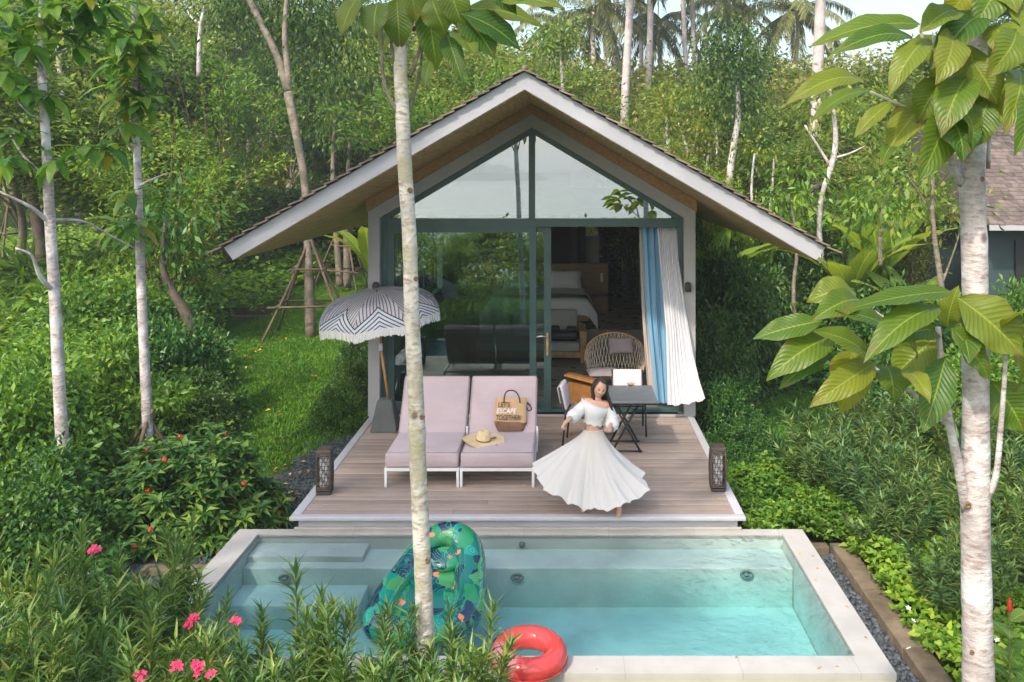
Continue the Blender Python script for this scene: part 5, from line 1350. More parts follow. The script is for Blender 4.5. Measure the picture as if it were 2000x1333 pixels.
# red flowering bush
def red_bush():
    r = np.random.RandomState(41); root = thing('flowering_bush', 'rounded bush with small red flowers left of the dark gravel strip', 'bush', (-4.28, 10.0, -.45))
    Pn = []; Dn = []; Nn = []; mb = MB(); fl_ = []
    for k in range(420):
        d = unit(r.randn(3)); d[2] = abs(d[2])-.25; d = unit(d); q = d*np.array([.98, .82, 1.12])*(.62+.42*r.rand()); q[2] = max(.12, q[2])
        if k % 14 == 0: mb.tube(sm_path([(q[0]*.15, q[1]*.15, 0), tuple(q*.6), tuple(q*.95)], 3), [.014, .012, .010, .009, .007, .006, .004], 4)
        m = 13; a = np.arange(m)*2.4+r.rand()*6; lift = np.linspace(.9, -.35, m)
        hor = np.stack([np.cos(a), np.sin(a), lift], 1)+d*.55
        Pn.append(np.repeat(q[None], m, 0)+hor*.012); Dn.append(unit(hor)); Nn.append(unit(np.array([0, 0, 1.])+d*.3-hor*.2+r.randn(m, 3)*.15))
        if r.rand() < .075 and (q[1] < .3): fl_.append(q*1.03+np.array([0, 0, .035]))
    Pn, Dn, Nn = map(np.concatenate, (Pn, Dn, Nn)); n = len(Pn)
    V, Q = leaves5(Pn, Dn, Nn, .165*(.6+.5*r.rand(n)), .062*(.8+.4*r.rand(n)), .2, .2)
    o = link('foliage', np_mesh('foliage', V, Q), root, LM['red']); mb.build('stems', M_gstem, root)
    Mr = mat('red petals', (.72, .05, .03), .6)
    for q in fl_:
        m = MB()
        for j in range(14):
            d = unit(r.randn(3)+np.array([0, -.3, .8])); c = Vector(q)+Vector(d)*.022; t = Vector(d).cross(Vector((0, 0, 1))).normalized(); s_ = Vector(d).cross(t)
            m.add([c-t*.014, c-s_*.014+Vector(d)*.006, c+t*.014, c+s_*.014+Vector(d)*.006], [(0, 1, 2, 3)])
        m.build('blossom', Mr, root)
red_bush()

# ---------------------------------------------------------------- oleanders
def olean_tpl(seed, n_st=11, Hh=1.35, lean=.36, L=.185, W=.0225, lm='olean', wh=22):
    r = np.random.RandomState(seed); mb = MB(); Pn = []; Dn = []; Nn = []; tips = []
    for s in range(n_st):
        a = r.rand()*6.28; h = Hh*(.55+.47*r.rand()); o = Vector((math.cos(a), math.sin(a), 0)); sp = lean*(.2+.9*r.rand())
        p = sm_path([o*.04, o*sp*.45+Vector((0, 0, h*.5)), o*sp+Vector((0, 0, h))], 6); k = len(p)
        mb.tube(p, [.008*(1-.65*i/(k-1)) for i in range(k)], 5)
        pa = np.array([q[:] for q in p])
        for j in range(wh):
            t = (.22+.78*(j/(wh-1)))*(k-1.001); i = int(t); q = pa[i]*(1-(t-i))+pa[i+1]*(t-i); tn = unit(pa[i+1]-pa[i]); e = j/(wh-1)
            for g_ in range(3 if j < wh-2 else 4):
                an = g_*2.094+j*1.05+r.randn()*.25; hor = np.array([math.cos(an), math.sin(an), 0])
                Pn.append(q); Dn.append(hor*(1.0-.62*e**2)+tn*(.35+.85*e**2)+r.randn(3)*.12); Nn.append(tn-hor*.5+r.randn(3)*.12)
        tips.append(pa[-1])
    Pn, Dn, Nn = np.array(Pn), unit(np.array(Dn)), unit(np.array(Nn)); n = len(Pn)
    V, Q = leaves5(Pn, Dn, Nn, L*(.65+.6*r.rand(n)), W*(.8+.5*r.rand(n)), .3, .14)
    me = np_mesh('foliage', V, Q); me.materials.append(LM[lm]); t = mb.build('stems', M_gstem); tm = t.data; bpy.data.objects.remove(t)
    return (tm, me, tips)
OL = [olean_tpl(s) for s in (1, 2, 3)]; OLT = [olean_tpl(s, n_st=5, lean=.20, wh=26) for s in (4, 5)]
OL2 = [olean_tpl(s, n_st=26, Hh=1.5, lean=.66, L=.20, W=.030, lm='olean2', wh=24) for s in (6, 7)]
M_pinkf = mat('deep pink petals', (.72, .035, .13), .6, .2, 20)
def blossom(root, p, s, r):
    m = MB(); p = Vector(p)
    for k in range(5):
        c0 = p+Vector((r.uniform(-1, 1), r.uniform(-1, 1), r.uniform(-.4, .8)))*s*.55; nn = Vector((r.uniform(-.5, .5), -.6+r.uniform(-.4, .4), .8)).normalized(); t = nn.cross(Vector((1, 0, .1))).normalized(); b2 = nn.cross(t)
        for j in range(5):
            a = j*2*PI/5+r.random(); d = t*math.cos(a)+b2*math.sin(a); e = t*math.cos(a+1.57)+b2*math.sin(a+1.57)
            m.add([c0, c0+d*s*.30+e*s*.20+nn*s*.10, c0+d*s*.55+nn*s*.06, c0+d*s*.30-e*s*.20+nn*s*.10], [(0, 1, 2, 3)])
    return m.build('blossom', M_pinkf, root)
ole = [  # px, Y, top py, template set, flowers (px,py), label
 (592, 6.15, 1112, 'T', [], 'tall single oleander shoot rising in front of the pool left of the leaf print float'),
 (505, 6.10, 1185, 'O', [(460, 1212)], 'oleander with a pink flower before the pool, left of the tallest shoot'),
 (655, 6.05, 1178, 'O', [], 'oleander before the pool just right of the tallest shoot'),
 (560, 5.75, 1230, 'O', [], 'low oleander below the tallest shoot at the bottom of the photo'),
 (690, 5.80, 1262, 'O', [], 'low oleander at the bottom edge left of the slim central trunk'),
 (772, 6.05, 1178, 'O', [], 'oleander covering the lower left of the leaf print float'),
 (745, 5.75, 1235, 'O', [], 'low oleander at the bottom edge touching the left of the slim trunk'),
 (880, 6.05, 1200, 'O', [], 'oleander just right of the slim central trunk before the float'),
 (938, 5.95, 1190, 'T', [], 'single oleander shoot left of the coral red ring'),
 (893, 5.70, 1255, 'O', [], 'low oleander at the bottom edge between the slim trunk and the red ring'),
 (428, 6.35, 1170, 'O', [(384, 1206), (372, 1222)], 'oleander with pink flowers overlapping the front left pool rim'),
 (352, 7.25, 1012, 'O', [], 'tall oleander with pale tips left of the pool rim, below the red flowering bush'),
 (300, 6.65, 1080, 'O', [], 'grey green oleander between the pale tipped one and the bottom left corner'),
 (225, 7.0, 1065, 'O', [], 'oleander in the lower left, below the second pale trunk'),
 (140, 6.5, 1035, 'O', [(182, 1078)], 'leaning oleander with one pink flower below the leftmost pale trunk'),
 (55, 6.2, 1040, 'O', [], 'oleander with yellowish stems at the lower left edge'),
 (5, 5.7, 1130, 'O', [], 'oleander cut by the lower left edge of the photo'),
 (95, 5.6, 1190, 'O', [], 'grey green oleander in the bottom left corner'),
 (185, 5.7, 1170, 'O', [], 'bushy oleander at the bottom left, right of the corner one'),
 (290, 5.7, 1190, 'O', [(272, 1322)], 'oleander with a large deep pink flower at the bottom edge'),
 (380, 5.75, 1225, 'O', [(345, 1304), (388, 1298), (392, 1310), (408, 1316)], 'oleander with a cluster of deep pink flowers at the bottom edge'),
 (465, 5.6, 1265, 'O', [], 'low oleander at the bottom edge right of the deep pink cluster'),
 (820, 5.5, 1275, 'O', [], 'low oleander at the foot of the slim central trunk'),
]
orr = random.Random(8)
for i, (px, Y, top, kd, fl_, lab) in enumerate(ole):
    x = gx(px, Y); z = g1(x, Y)-.05; h = gz(top, Y)-z-.10; tl = (OLT if kd == 'T' else OL); s = h/1.35; tm, me, tips = tl[i % len(tl)]
    r_ = place((tm, me), 'oleander', ('stems', 'foliage'), lab, 'oleander', (x, Y, z), .55+.45*s, s, orr.uniform(0, 6.28), 'oleanders in the bed before the pool')
    for (fx, fy) in fl_:
        o = blossom(r_, (0, 0, 0), .048*Y/5.8, orr); p = at(fx, fy, Y-.25); o.matrix_parent_inverse = (Matrix.Translation(r_.location) @ r_.rotation_euler.to_matrix().to_4x4() @ Matrix.Diagonal((*r_.scale, 1))).inverted(); o.location = p
ole2 = [(1600, 10.8, 800, 'grey green oleander at the left end of the right bed'), (1690, 10.0, 850, 'grey green oleander behind the mid right bed, nearest to the pool corner'),
 (1770, 10.6, 830, 'grey green oleander left of the right pale trunk'), (1660, 12.4, 770, 'farther grey green oleander behind the right bed'), (1745, 9.0, 960, 'leaning oleander with bare stems above the bright ground cover'),
 (1840, 9.3, 900, 'oleander directly behind the right pale trunk'), (1950, 9.4, 860, 'yellow flecked oleander at the right edge of the photo'), (1985, 8.2, 990, 'oleander at the right edge below the yellow flecked one'),
 (1880, 11.5, 790, 'farther oleander behind the right pale trunk'), (1790, 12.8, 760, 'farthest oleander of the right bed'), (1850, 7.9, 1040, 'low oleander at the foot of the right pale trunk'), (1990, 11.8, 800, 'farther oleander at the right edge of the photo')]
for i, (px, Y, top, lab) in enumerate(ole2):
    x = gx(px, Y); z = g1(x, Y)-.05; s = (gz(top, Y)-z-.08)/1.5; tm, me, _ = OL2[i % 2]
    place((tm, me), 'oleander', ('stems', 'foliage'), lab, 'oleander', (x, Y, z), .5+.5*s, s, orr.uniform(0, 6.28), 'oleanders of the right bed')

# ---------------------------------------------------------------- ground cover, grass, fallen leaves
def cover(name, lab, poly, n, h, L, W, lm, seed):
    r = np.random.RandomState(seed); xs, ys = [p[0] for p in poly], [p[1] for p in poly]; out = []
    while sum(len(o) for o in out) < n:
        q = np.stack([min(xs)+(max(xs)-min(xs))*r.rand(4*n), min(ys)+(max(ys)-min(ys))*r.rand(4*n)], 1); ins = np.zeros(len(q), bool)
        for (x0, y0), (x1, y1) in zip(poly, poly[1:]+poly[:1]):
            cnd = ((y0 > q[:, 1]) != (y1 > q[:, 1])) & (q[:, 0] < (x1-x0)*(q[:, 1]-y0)/(y1-y0+1e-9)+x0); ins ^= cnd
        out.append(q[ins])
    q = np.concatenate(out)[:n]; lump = .5+.30*np.sin(q[:, 0]*4.1+1)*np.cos(q[:, 1]*3.7)+.25*np.sin(q[:, 0]*9+q[:, 1]*7)
    z = G(q[:, 0], q[:, 1])+.03+h*np.clip(lump+.4*r.rand(n), .05, 1.3)*(.35+.65*r.rand(n)**.5)
    Pn = np.stack([q[:, 0], q[:, 1], z], 1); Dn = unit(np.stack([r.randn(n), r.randn(n), .25+.3*r.randn(n)], 1)); Nn = unit(r.randn(n, 3)*.45+np.array([0, -.15, 1]))
    V, Q = leaves5(Pn, Dn, Nn, L*(.6+.6*r.rand(n)), W*(.7+.5*r.rand(n)))
    o = link(name, np_mesh(name, V, Q), None, LM[lm]); tag(o, lab, 'ground cover', kind='stuff')
cover('ground_cover', 'bright green leafy ground cover right of the kerb', [(3.02, 4.2), (2.98, 9.4), (4.2, 9.6), (6.8, 8.5), (6.0, 4.2)], 26000, .34, .085, .058, 'cover', 1)
cover('ground_cover', 'green leafy ground cover between the deck and the right bed', [(1.98, 9.38), (2.05, 10.9), (2.9, 11.6), (4.6, 11.3), (4.2, 9.45), (2.9, 9.5)], 17000, .36, .075, .048, 'bright', 2)
cover('ground_cover', 'dark leafy ground cover under the left shrubs', [(-9.8, 8.2), (-10.5, 18), (-9.0, 18), (-7.0, 15), (-5.6, 12), (-5.0, 10.8), (-5.2, 8.4)], 16000, .5, .13, .065, 'shrub', 3)
cover('ground_cover', 'dark leafy ground cover under the front oleanders', [(-7.5, 4.6), (-7.5, 8.8), (-4.4, 8.7), (-3.7, 6.5), (-.2, 6.45), (-.2, 4.8)], 14000, .30, .12, .05, 'shrub', 4)
cover('ground_cover', 'shaded undergrowth right of the villa', [(5.0, 14), (3.6, 18.5), (3.2, 22), (12, 22), (11, 12.4), (5.6, 11.8)], 15000, .5, .17, .08, 'shrub', 5)
cover('undergrowth', 'shaded undergrowth at the foot of the left wood', [(-24, 20), (-24, 40), (-9, 40), (-8.4, 24), (-9.6, 18)], 22000, 1.0, .26, .12, 'bright', 6)
cover('undergrowth', 'undergrowth at the foot of the wood behind the villa', [(-9, 37), (-9, 44), (30, 44), (30, 22), (12, 22), (4, 27)], 30000, 1.6, .30, .14, 'forest', 7)
def grass(name, lab, poly, n, seed, h=.07):
    r = np.random.RandomState(seed); xs, ys = [p[0] for p in poly], [p[1] for p in poly]
    q = np.stack([min(xs)+(max(xs)-min(xs))*r.rand(3*n), min(ys)+(max(ys)-min(ys))*r.rand(3*n)], 1); ins = np.zeros(len(q), bool)
    for (x0, y0), (x1, y1) in zip(poly, poly[1:]+poly[:1]):
        ins ^= ((y0 > q[:, 1]) != (y1 > q[:, 1])) & (q[:, 0] < (x1-x0)*(q[:, 1]-y0)/(y1-y0+1e-9)+x0)
    q = q[ins][:n]; n = len(q); Pn = np.stack([q[:, 0], q[:, 1], G(q[:, 0], q[:, 1])-.01], 1)
    V, Q = leaves4(Pn, unit(np.stack([r.randn(n)*.5, r.randn(n)*.5, np.ones(n)], 1)), unit(r.randn(n, 3)), h*(.6+.8*r.rand(n)), .016+.012*r.rand(n), .3)
    m = leaf_mat('lawn grass blades', (.028, .110, .012), (.054, .165, .018), (.098, .22, .03), .3, .6)
    tag(link(name, np_mesh(name, V, Q), None, m), lab, 'grass', kind='stuff')
grass('grass', 'green lawn left of the villa', [(-4.35, 11.6), (-6.2, 14.5), (-8.4, 20), (-9, 33), (-3.1, 33), (-3.1, 13.8)], 110000, 1)
grass('grass', 'shaded grass right of the deck', [(2.0, 10.6), (2.0, 16), (4.6, 17), (4.4, 12), (3.1, 11.8)], 45000, 2)
def fallen():
    r = np.random.RandomState(6); Pn = []
    for _ in range(70): y = 9.2+3.5*r.rand(); Pn.append((-3.0-1.3*r.rand(), y, -.415))
    for _ in range(200): y = 14+18*r.rand(); Pn.append((-3.4-5*r.rand(), y, -.38))
    for _ in range(12): Pn.append((-3.45+5.9*r.rand(), 6.66+.2*r.rand(), -.146))
    for _ in range(7): Pn.append((2.3+.2*r.rand(), 6.7+2.5*r.rand(), -.146))
    for _ in range(16): Pn.append((-2.8+4.6*r.rand(), 9.35+3.7*r.rand(), .004))
    Pn = np.array(Pn); n = len(Pn); sz = np.where(Pn[:, 2] > -.2, .4, 1.0); V, Q = leaves5(Pn, np.stack([r.randn(n), r.randn(n), .1*r.randn(n)], 1), unit(np.array([0, 0, 1.])+r.randn(n, 3)*.3), (.07+.07*r.rand(n))*sz, (.035+.025*r.rand(n))*sz)
    m = leaf_mat('dry fallen leaves', (.20, .10, .03), (.36, .22, .05), (.46, .34, .08), .1, .7)
    tag(link('fallen_leaves', np_mesh('fallen_leaves', V, Q), None, m), 'dry yellow and brown leaves scattered over lawn and gravel', 'fallen leaves', kind='stuff')
fallen()

# ---------------------------------------------------------------- large leaved pale trees in front
def big_leaf(V, Q, UV, b, t, Wd, nrm, r, arch=.12, nu=7, nv=11):
    b, t, nrm = Vector(b), Vector(t), Vector(nrm); d = t-b; L = d.length; d.normalize(); s = d.cross(nrm).normalized(); u = s.cross(d).normalized(); o = len(V); tw = r.uniform(-.35, .35)
    for j in range(nv):
        y = j/(nv-1); wv = Wd*.5*(math.sin(PI*min(1, y**.85))**.8)*(1-.25*(y > .8)*(y-.8)*5)*(1 if j else .05)+.0015
        cen = b+d*L*y+u*(arch*L*math.sin(PI*y*.9)*.9-.10*L*y*y)
        for i in range(nu):
            x = i/(nu-1)*2-1; a = tw*y
            off = s*math.cos(a)+u*math.sin(a)
            wav = .05*Wd*math.sin(y*17+x*2+tw*9)*abs(x)
            V.append(cen+off*wv*x+u*(abs(x)**1.3*wv*.42*(1-1.2*y*0)-abs(x)**2.6*wv*.25+wav)); UV.append(((x+1)/2, y))
    for j in range(nv-1):
        for i in range(nu-1): q = o+j*nu+i; Q.append((q, q+1, q+nu+1, q+nu))
def leaf_obj(lst, root, name, lm):
    V, Q, UV = lst; o = link(name, np_mesh(name, [tuple(v) for v in V], Q, True), None, LM[lm]); set_uv(o, UV); P(o, root); return o
lr = random.Random(12)
def whorl(lst, c, n, L, Wd, drop=.45, out=None):
    c = Vector(c)
    for k in range(n):
        a = k*2.4+lr.random(); e = lr.uniform(-.75, .35) if k > 1 else lr.uniform(.2, .9); d = Vector((math.cos(a), math.sin(a), e)).normalized()
        l = L*lr.uniform(.7, 1.15); t = c+d*l-Vector((0, 0, drop*l*lr.uniform(.3, 1)))
        big_leaf(*lst, c+d*.03, t, Wd*lr.uniform(.75, 1.2), Vector((0, -.15, 1))+d*.3, lr, lr.uniform(.02, .2))
def trunk_px(pts, m, name, root):
    P_ = [at(px, py, Y) for px, py, Y, _ in pts]; rr_ = [wd/2/F*Y for _, _, Y, wd in pts]
    p = sm_path(P_, 8); r2 = np.interp(np.linspace(0, len(pts)-1, len(p)), range(len(pts)), rr_)
    rng = random.Random(len(pts)); r2 = [q*(1+rng.uniform(-.035, .035)) for q in r2]
    mb = MB().tube(p, r2, 16); return mb
# central slim trunk
M_knot = mat('brown bark knot', (.20, .125, .075), .9, .4, 60, .8, 120)
t1 = thing('pale_trunk_tree', 'slim pale trunk in front of the pool and loungers with large leaves at its top', 'tree', tuple(at(838, 1450, 6.2)))
mb = trunk_px([(838, 1470, 6.2, 38), (834, 1333, 6.2, 37), (827, 1140, 6.2, 34), (818, 950, 6.2, 33), (812, 770, 6.2, 32), (804, 610, 6.2, 30), (800, 470, 6.2, 28), (791, 330, 6.2, 29), (785, 200, 6.2, 27), (783, 90, 6.2, 27), (800, -80, 6.25, 23), (812, -260, 6.3, 18)], M_trunk_pale, 'trunk', t1)
for kx, ky, kw in ((834, 1095, 7), (812, 545, 5), (824, 815, 6), (800, 372, 6)):
    c = at(kx, ky, 6.2-.046); mb.lathe([(kw/F*6.2, -.004), (kw/F*6.2*.7, .004), (kw/F*6.2*.45, .006), (kw/F*6.2*.25, .001), (0, -.002)], 10, (0, 0, 0), 1, tr(*c) @ rot('X', 90))
P(mb.build('trunk', [M_trunk_pale, M_knot]), t1)
mb = MB()
for pts in ([(786, 235), (765, 200), (748, 150), (745, 60), (738, 10)], [(793, 225), (806, 190), (820, 140), (826, 80)], [(784, 140), (768, 110), (762, 70)], [(800, 150), (812, 120), (832, 60), (848, 10)], [(806, 60), (850, 20), (900, 25)]):
    p = sm_path([at(a, b, 6.2+(i*.05 if pts[0][0] > 790 else -i*.03)) for i, (a, b) in enumerate(pts)], 4); P(MB().tube(p, [.017*(1-.55*i/len(p)) for i in range(len(p))], 6).build('branch', M_trunk_bg), t1)
lst = ([], [], [])
for bx, by, tx, ty, wd in ((775, -4, 781, 96, 62), (700, -5, 664, 66, 44), (833, -5, 853, 138, 58), (738, 5, 729, 70, 56), (842, -4, 870, 67, 62), (898, 28, 968, 110, 70), (900, 26, 1020, 92, 60), (905, 18, 1062, 44, 52), (965, 2, 1102, 8, 46), (872, 62, 902, 154, 40), (840, 118, 829, 170, 22), (886, 60, 931, 106, 48), (757, 70, 745, 108, 22), (720, -30, 690, 30, 50), (790, -60, 815, 40, 60), (870, -40, 905, 60, 60), (930, -40, 1010, 25, 60), (985, -30, 1085, 20, 50), (800, -150, 760, -60, 60), (820, -170, 900, -90, 60), (860, -120, 960, -70, 60), (780, -120, 680, -80, 56), (810, -260, 850, -180, 56), (800, -260, 740, -190, 56)):
    Yb = 6.2+lr.uniform(-.22, .15); big_leaf(*lst, at(bx, by, Yb), at(tx, ty, Yb+lr.uniform(-.25, .1)), wd/F*Yb, (lr.uniform(-.3, .3), -.75, .65), lr, .10)
leaf_obj(lst, t1, 'crown', 'big')
# right trunk
t2 = thing('pale_trunk_tree', 'whitish trunk near the right edge with very large yellow green leaves', 'tree', tuple(at(1912, 1560, 4.3)))
mb = trunk_px([(1915, 1700, 4.3, 62), (1911, 1333, 4.3, 59), (1908, 1180, 4.3, 55), (1905, 1000, 4.3, 56), (1906, 820, 4.3, 50), (1905, 640, 4.3, 48), (1903, 480, 4.3, 48), (1898, 330, 4.3, 48), (1902, 200, 4.3, 42), (1915, 20, 4.35, 34), (1925, -200, 4.4, 24)], M_trunk_white, 'trunk', t2)
for kx, ky, kw in ((1890, 988, 8), (1918, 350, 6), (1921, 1322, 7), (1899, 1275, 5)):
    c = at(kx, ky, 4.3-.055); mb.lathe([(kw/F*4.3, -.004), (kw/F*4.3*.75, .004), (kw/F*4.3*.45, .006), (kw/F*4.3*.25, .001), (0, -.002)], 10, (0, 0, 0), 1, tr(*c) @ rot('X', 90))
P(mb.build('trunk', [M_trunk_white, M_knot]), t2)
mb = MB()
for pts, w0 in (([(1888, 1000), (1872, 910), (1853, 820), (1840, 720), (1832, 640)], 20), ([(1857, 835), (1790, 775), (1700, 715), (1655, 690)], 11), ([(1922, 985), (1945, 930), (1955, 830), (1962, 740), (1966, 650)], 13), ([(1880, 360), (1856, 315), (1846, 230), (1836, 150), (1825, 70)], 17), ([(1930, 330), (1934, 200), (1936, 110)], 8), ([(1845, 240), (1780, 215), (1700, 180)], 9), ([(1836, 150), (1810, 100), (1795, 50)], 9), ([(1835, 660), (1760, 640), (1680, 590)], 8)):
    p = sm_path([at(a, b, 4.3+(-.05*i)) for i, (a, b) in enumerate(pts)], 5); P(MB().tube(p, [w0/2/F*4.3*(1.1-.6*i/len(p)) for i in range(len(p))], 8).build('branch', M_trunk_white), t2)
lst = ([], [], [])
up = ((1985, 60, 1930, 150, 66), (2010, 180, 1985, 300, 60), (1870, 20, 1800, 60, 60), (1960, 90, 1900, 170, 62), (1845, 150, 1790, 240, 62), (1890, 150, 1838, 262, 70), (1930, 200, 1895, 290, 62), (1850, 90, 1760, 130, 54), (1950, -20, 1900, 60, 64), (1990, 0, 2030, 90, 70), (1870, 200, 1900, 300, 58), (1799, 47, 1586, 78, 58), (1782, 74, 1622, 102, 42), (1922, 26, 1817, 132, 64), (1812, 76, 1736, 182, 54), (1686, 156, 1535, 199, 44), (1702, 176, 1582, 232, 36), (1740, 200, 1668, 264, 32), (1825, 186, 1732, 288, 68), (1843, 220, 1800, 350, 66), (1843, 222, 1884, 312, 78), (1817, 130, 1858, 220, 64), (1928, 157, 1858, 228, 84), (1893, 88, 1902, 220, 60), (1938, 156, 1976, 242, 62), (1934, 52, 2004, 128, 66), (1915, 30, 2010, 42, 54), (1990, 138, 1964, 260, 54), (1935, 8, 2020, 22, 62), (1742, 288, 1722, 320, 26), (1860, 60, 1835, 160, 60), (1900, -40, 1850, 40, 64), (1880, -60, 1780, -10, 60), (1940, -60, 1990, 10, 60), (1900, 120, 1950, 200, 60))
lo_ = ((1606, 627, 1472, 655, 46), (1628, 656, 1498, 738, 60), (1618, 692, 1521, 758, 36), (1664, 684, 1645, 806, 82), (1672, 575, 1576, 588, 62), (1680, 586, 1588, 622, 52), (1862, 570, 1652, 588, 48), (1836, 600, 1688, 700, 60), (1830, 658, 1742, 738, 78), (1860, 642, 1942, 742, 68), (1872, 582, 2006, 694, 94), (1966, 656, 1986, 766, 64), (1708, 710, 1584, 792, 52), (1765, 722, 1816, 784, 42), (1733, 717, 1747, 784, 62), (1834, 648, 1735, 664, 48), (1847, 698, 1808, 842, 62), (1938, 746, 2004, 846, 84), (1850, 640, 1870, 560, 40), (1790, 700, 1760, 640, 36), (1740, 640, 1640, 600, 44), (1700, 700, 1600, 640, 46), (1960, 640, 2030, 600, 60), (1870, 620, 1900, 700, 54))
for bx, by, tx, ty, wd in up+lo_:
    Yb = 4.25+lr.uniform(-.25, .12); big_leaf(*lst, at(bx, by, Yb), at(tx, ty, Yb+lr.uniform(-.30, .02)), wd/F*Yb*1.08, (lr.uniform(-.5, .5), -.70, .70), lr, lr.uniform(.0, .24), 9, 14)
leaf_obj(lst, t2, 'crown', 'big')
# two left trunks
def left_tree(lab, tp, brs, wh, base, L, Wd):
    t = thing('pale_trunk_tree', lab, 'tree', tuple(base)); Y0 = tp[0][2]
    P(trunk_px(tp, None, '', t).build('trunk', M_trunk_white), t)
    for pts, w0 in brs:
        p = sm_path([at(a, b, Y0+d) for a, b, d in pts], 4); P(MB().tube(p, [w0/2/F*Y0*(1.1-.75*i/len(p)) for i in range(len(p))], 6).build('branch', M_trunk_white), t)
    lst = ([], [], [])
    for a, b, d, n in wh: whorl(lst, at(a, b, Y0+d), n+4, L, Wd)
    leaf_obj(lst, t, 'crown', 'mid')
left_tree('leftmost pale trunk with large light green leaves standing in the shrubs', [(131, 1075, 9.7, 27), (126, 940, 9.7, 25), (117, 780, 9.7, 23), (108, 600, 9.7, 21), (98, 440, 9.7, 20), (90, 280, 9.7, 17), (81, 130, 9.7, 15), (82, 0, 9.7, 11), (86, -130, 9.7, 7)],
 [([(80, 130, 0), (60, 122, -.1), (28, 98, -.2)], 8), ([(80, 128, 0), (100, 90, .1), (140, 55, .2)], 8), ([(82, 120, 0), (110, 105, -.1), (130, 95, -.1)], 6), ([(97, 435, 0), (60, 405, -.2), (0, 375, -.4)], 9), ([(105, 570, 0), (78, 540, -.2), (62, 500, -.3), (30, 485, -.4)], 9), ([(95, 430, 0), (160, 432, .3), (215, 460, .5), (262, 485, .8)], 6), ([(88, 345, 0), (50, 310, -.1), (20, 265, -.2)], 7), ([(95, 345, 0), (130, 320, -.2), (165, 300, -.3)], 6), ([(86, 240, 0), (60, 225, -.2), (35, 200, -.3)], 5)],
 [(20, 75, -.2, 8), (0, 20, -.2, 8), (70, 40, 0, 8), (120, 65, .1, 8), (150, 30, .2, 8), (85, -40, 0, 9), (50, 178, -.3, 8), (95, 185, -.1, 4), (45, 265, -.2, 4), (12, 310, -.3, 6), (110, 310, -.2, 5), (165, 290, -.3, 7), (205, 290, -.2, 6), (150, 90, .1, 6), (190, 50, .2, 6), (10, 140, -.3, 5), (60, -110, 0, 9), (130, -70, 0, 8), (40, -10, .1, 9), (100, 10, -.2, 9), (170, 0, 0, 9), (10, 50, .2, 8), (60, 90, -.3, 7), (210, 10, .2, 8), (-20, 120, 0, 8)], at(131, 1075, 9.7), .36, .118)
left_tree('second pale trunk from the left with clusters of large leaves along it', [(292, 935, 11.2, 20), (287, 800, 11.2, 20), (281, 680, 11.2, 18), (275, 540, 11.2, 17), (271, 400, 11.2, 15), (266, 260, 11.2, 13), (262, 120, 11.2, 10), (262, 0, 11.2, 8), (264, -120, 11.2, 5)],
 [([(265, 300, 0), (240, 265, -.1), (225, 210, -.2)], 6), ([(268, 365, 0), (300, 350, -.1), (328, 338, -.2)], 6), ([(272, 470, 0), (250, 455, -.2), (238, 440, -.2)], 5)],
 [(262, 45, 0, 10), (245, 75, -.2, 8), (280, 90, -.1, 8), (300, 60, .1, 7), (262, 150, -.1, 9), (245, 185, -.2, 8), (285, 190, -.1, 8), (270, 205, -.2, 6), (225, 165, -.2, 6), (262, -30, 0, 9), (240, 440, -.25, 9), (270, 435, -.2, 6), (262, 110, -.1, 7), (225, 110, 0, 7), (255, 375, -.15, 4), (266, -110, 0, 8), (220, 20, .2, 8), (290, 20, -.2, 8), (240, 120, .2, 7), (285, 140, .2, 7), (250, 240, -.2, 7), (225, 60, -.2, 7)], at(292, 935, 11.2), .38, .12)
# timber props round trunks
def props(lab, c, w_, h, n=3, seed=1, cross=2):
    r = random.Random(seed); t = thing('timber_prop', lab, 'tree support', tuple(c))
    feet = []
    for k in range(n):
        a = 2*PI*k/n+r.uniform(-.3, .3)+.9; f_ = Vector((w_*math.cos(a), w_*math.sin(a), -.05)); feet.append(f_)
        top = Vector((-f_.x*.10, -f_.y*.10, h*r.uniform(.95, 1.1)))
        MB().tube(sm_path([f_, f_.lerp(top, .5)+Vector((r.uniform(-.04, .04), r.uniform(-.04, .04), 0)), top], 4), .032*(h/2.2)**.3, 7).build('pole', M_timber, t)
    for q in range(cross):
        e = (.30, .62, .45)[q]
        for k in range(n):
            a, b = feet[k], feet[(k+1) % n]; z = h*e+r.uniform(-.03, .03)
            pa = Vector((a.x*(1-e*1.08), a.y*(1-e*1.08), z)); pb = Vector((b.x*(1-e*1.08), b.y*(1-e*1.08), z)); d = (pb-pa)*.16
            MB().tube([pa-d, pb+d], .026, 6).build('crossbar', M_timber, t)
    return t
def gp(px, Y): return Vector((gx(px, Y), Y, g1(gx(px, Y), Y)))
props('timber tripod around the forked tree on the lawn', gp(604, 21.5), 1.25, 2.7, 4, 3)
props('timber props around the mossy trunks beside the left villa wall', gp(672, 29), 1.1, 2.6, 3, 5)
props('timber props at the foot of the leftmost pale trunk', gp(131, 9.7), .50, .75, 3, 2, 1)
props('timber props at the foot of the second pale trunk', gp(291, 11.2), .60, 1.05, 3, 7, 1)
props('timber props around the mossy trunk between left bank and lawn', gp(383, 14.6), .65, 1.3, 3, 8)
props('dark timber tripod at the far left edge beside the dark trunk', gp(16, 27), 1.1, 2.6, 3, 9)
props('low timber prop at the end of the lawn under the left eave', gp(430, 27), .8, .9, 2, 4, 1)
tag(MB().box(gx(428, 24.6), gx(528, 24.6), 24.5, 24.62, -.45, -.20, bev=.02).box(gx(446, 24.2), gx(520, 24.2), 24.1, 24.49, -.46, -.40, bev=.01).build('timber_edging', M_timber), 'old timber edging board lying across the left lawn', 'garden edging')
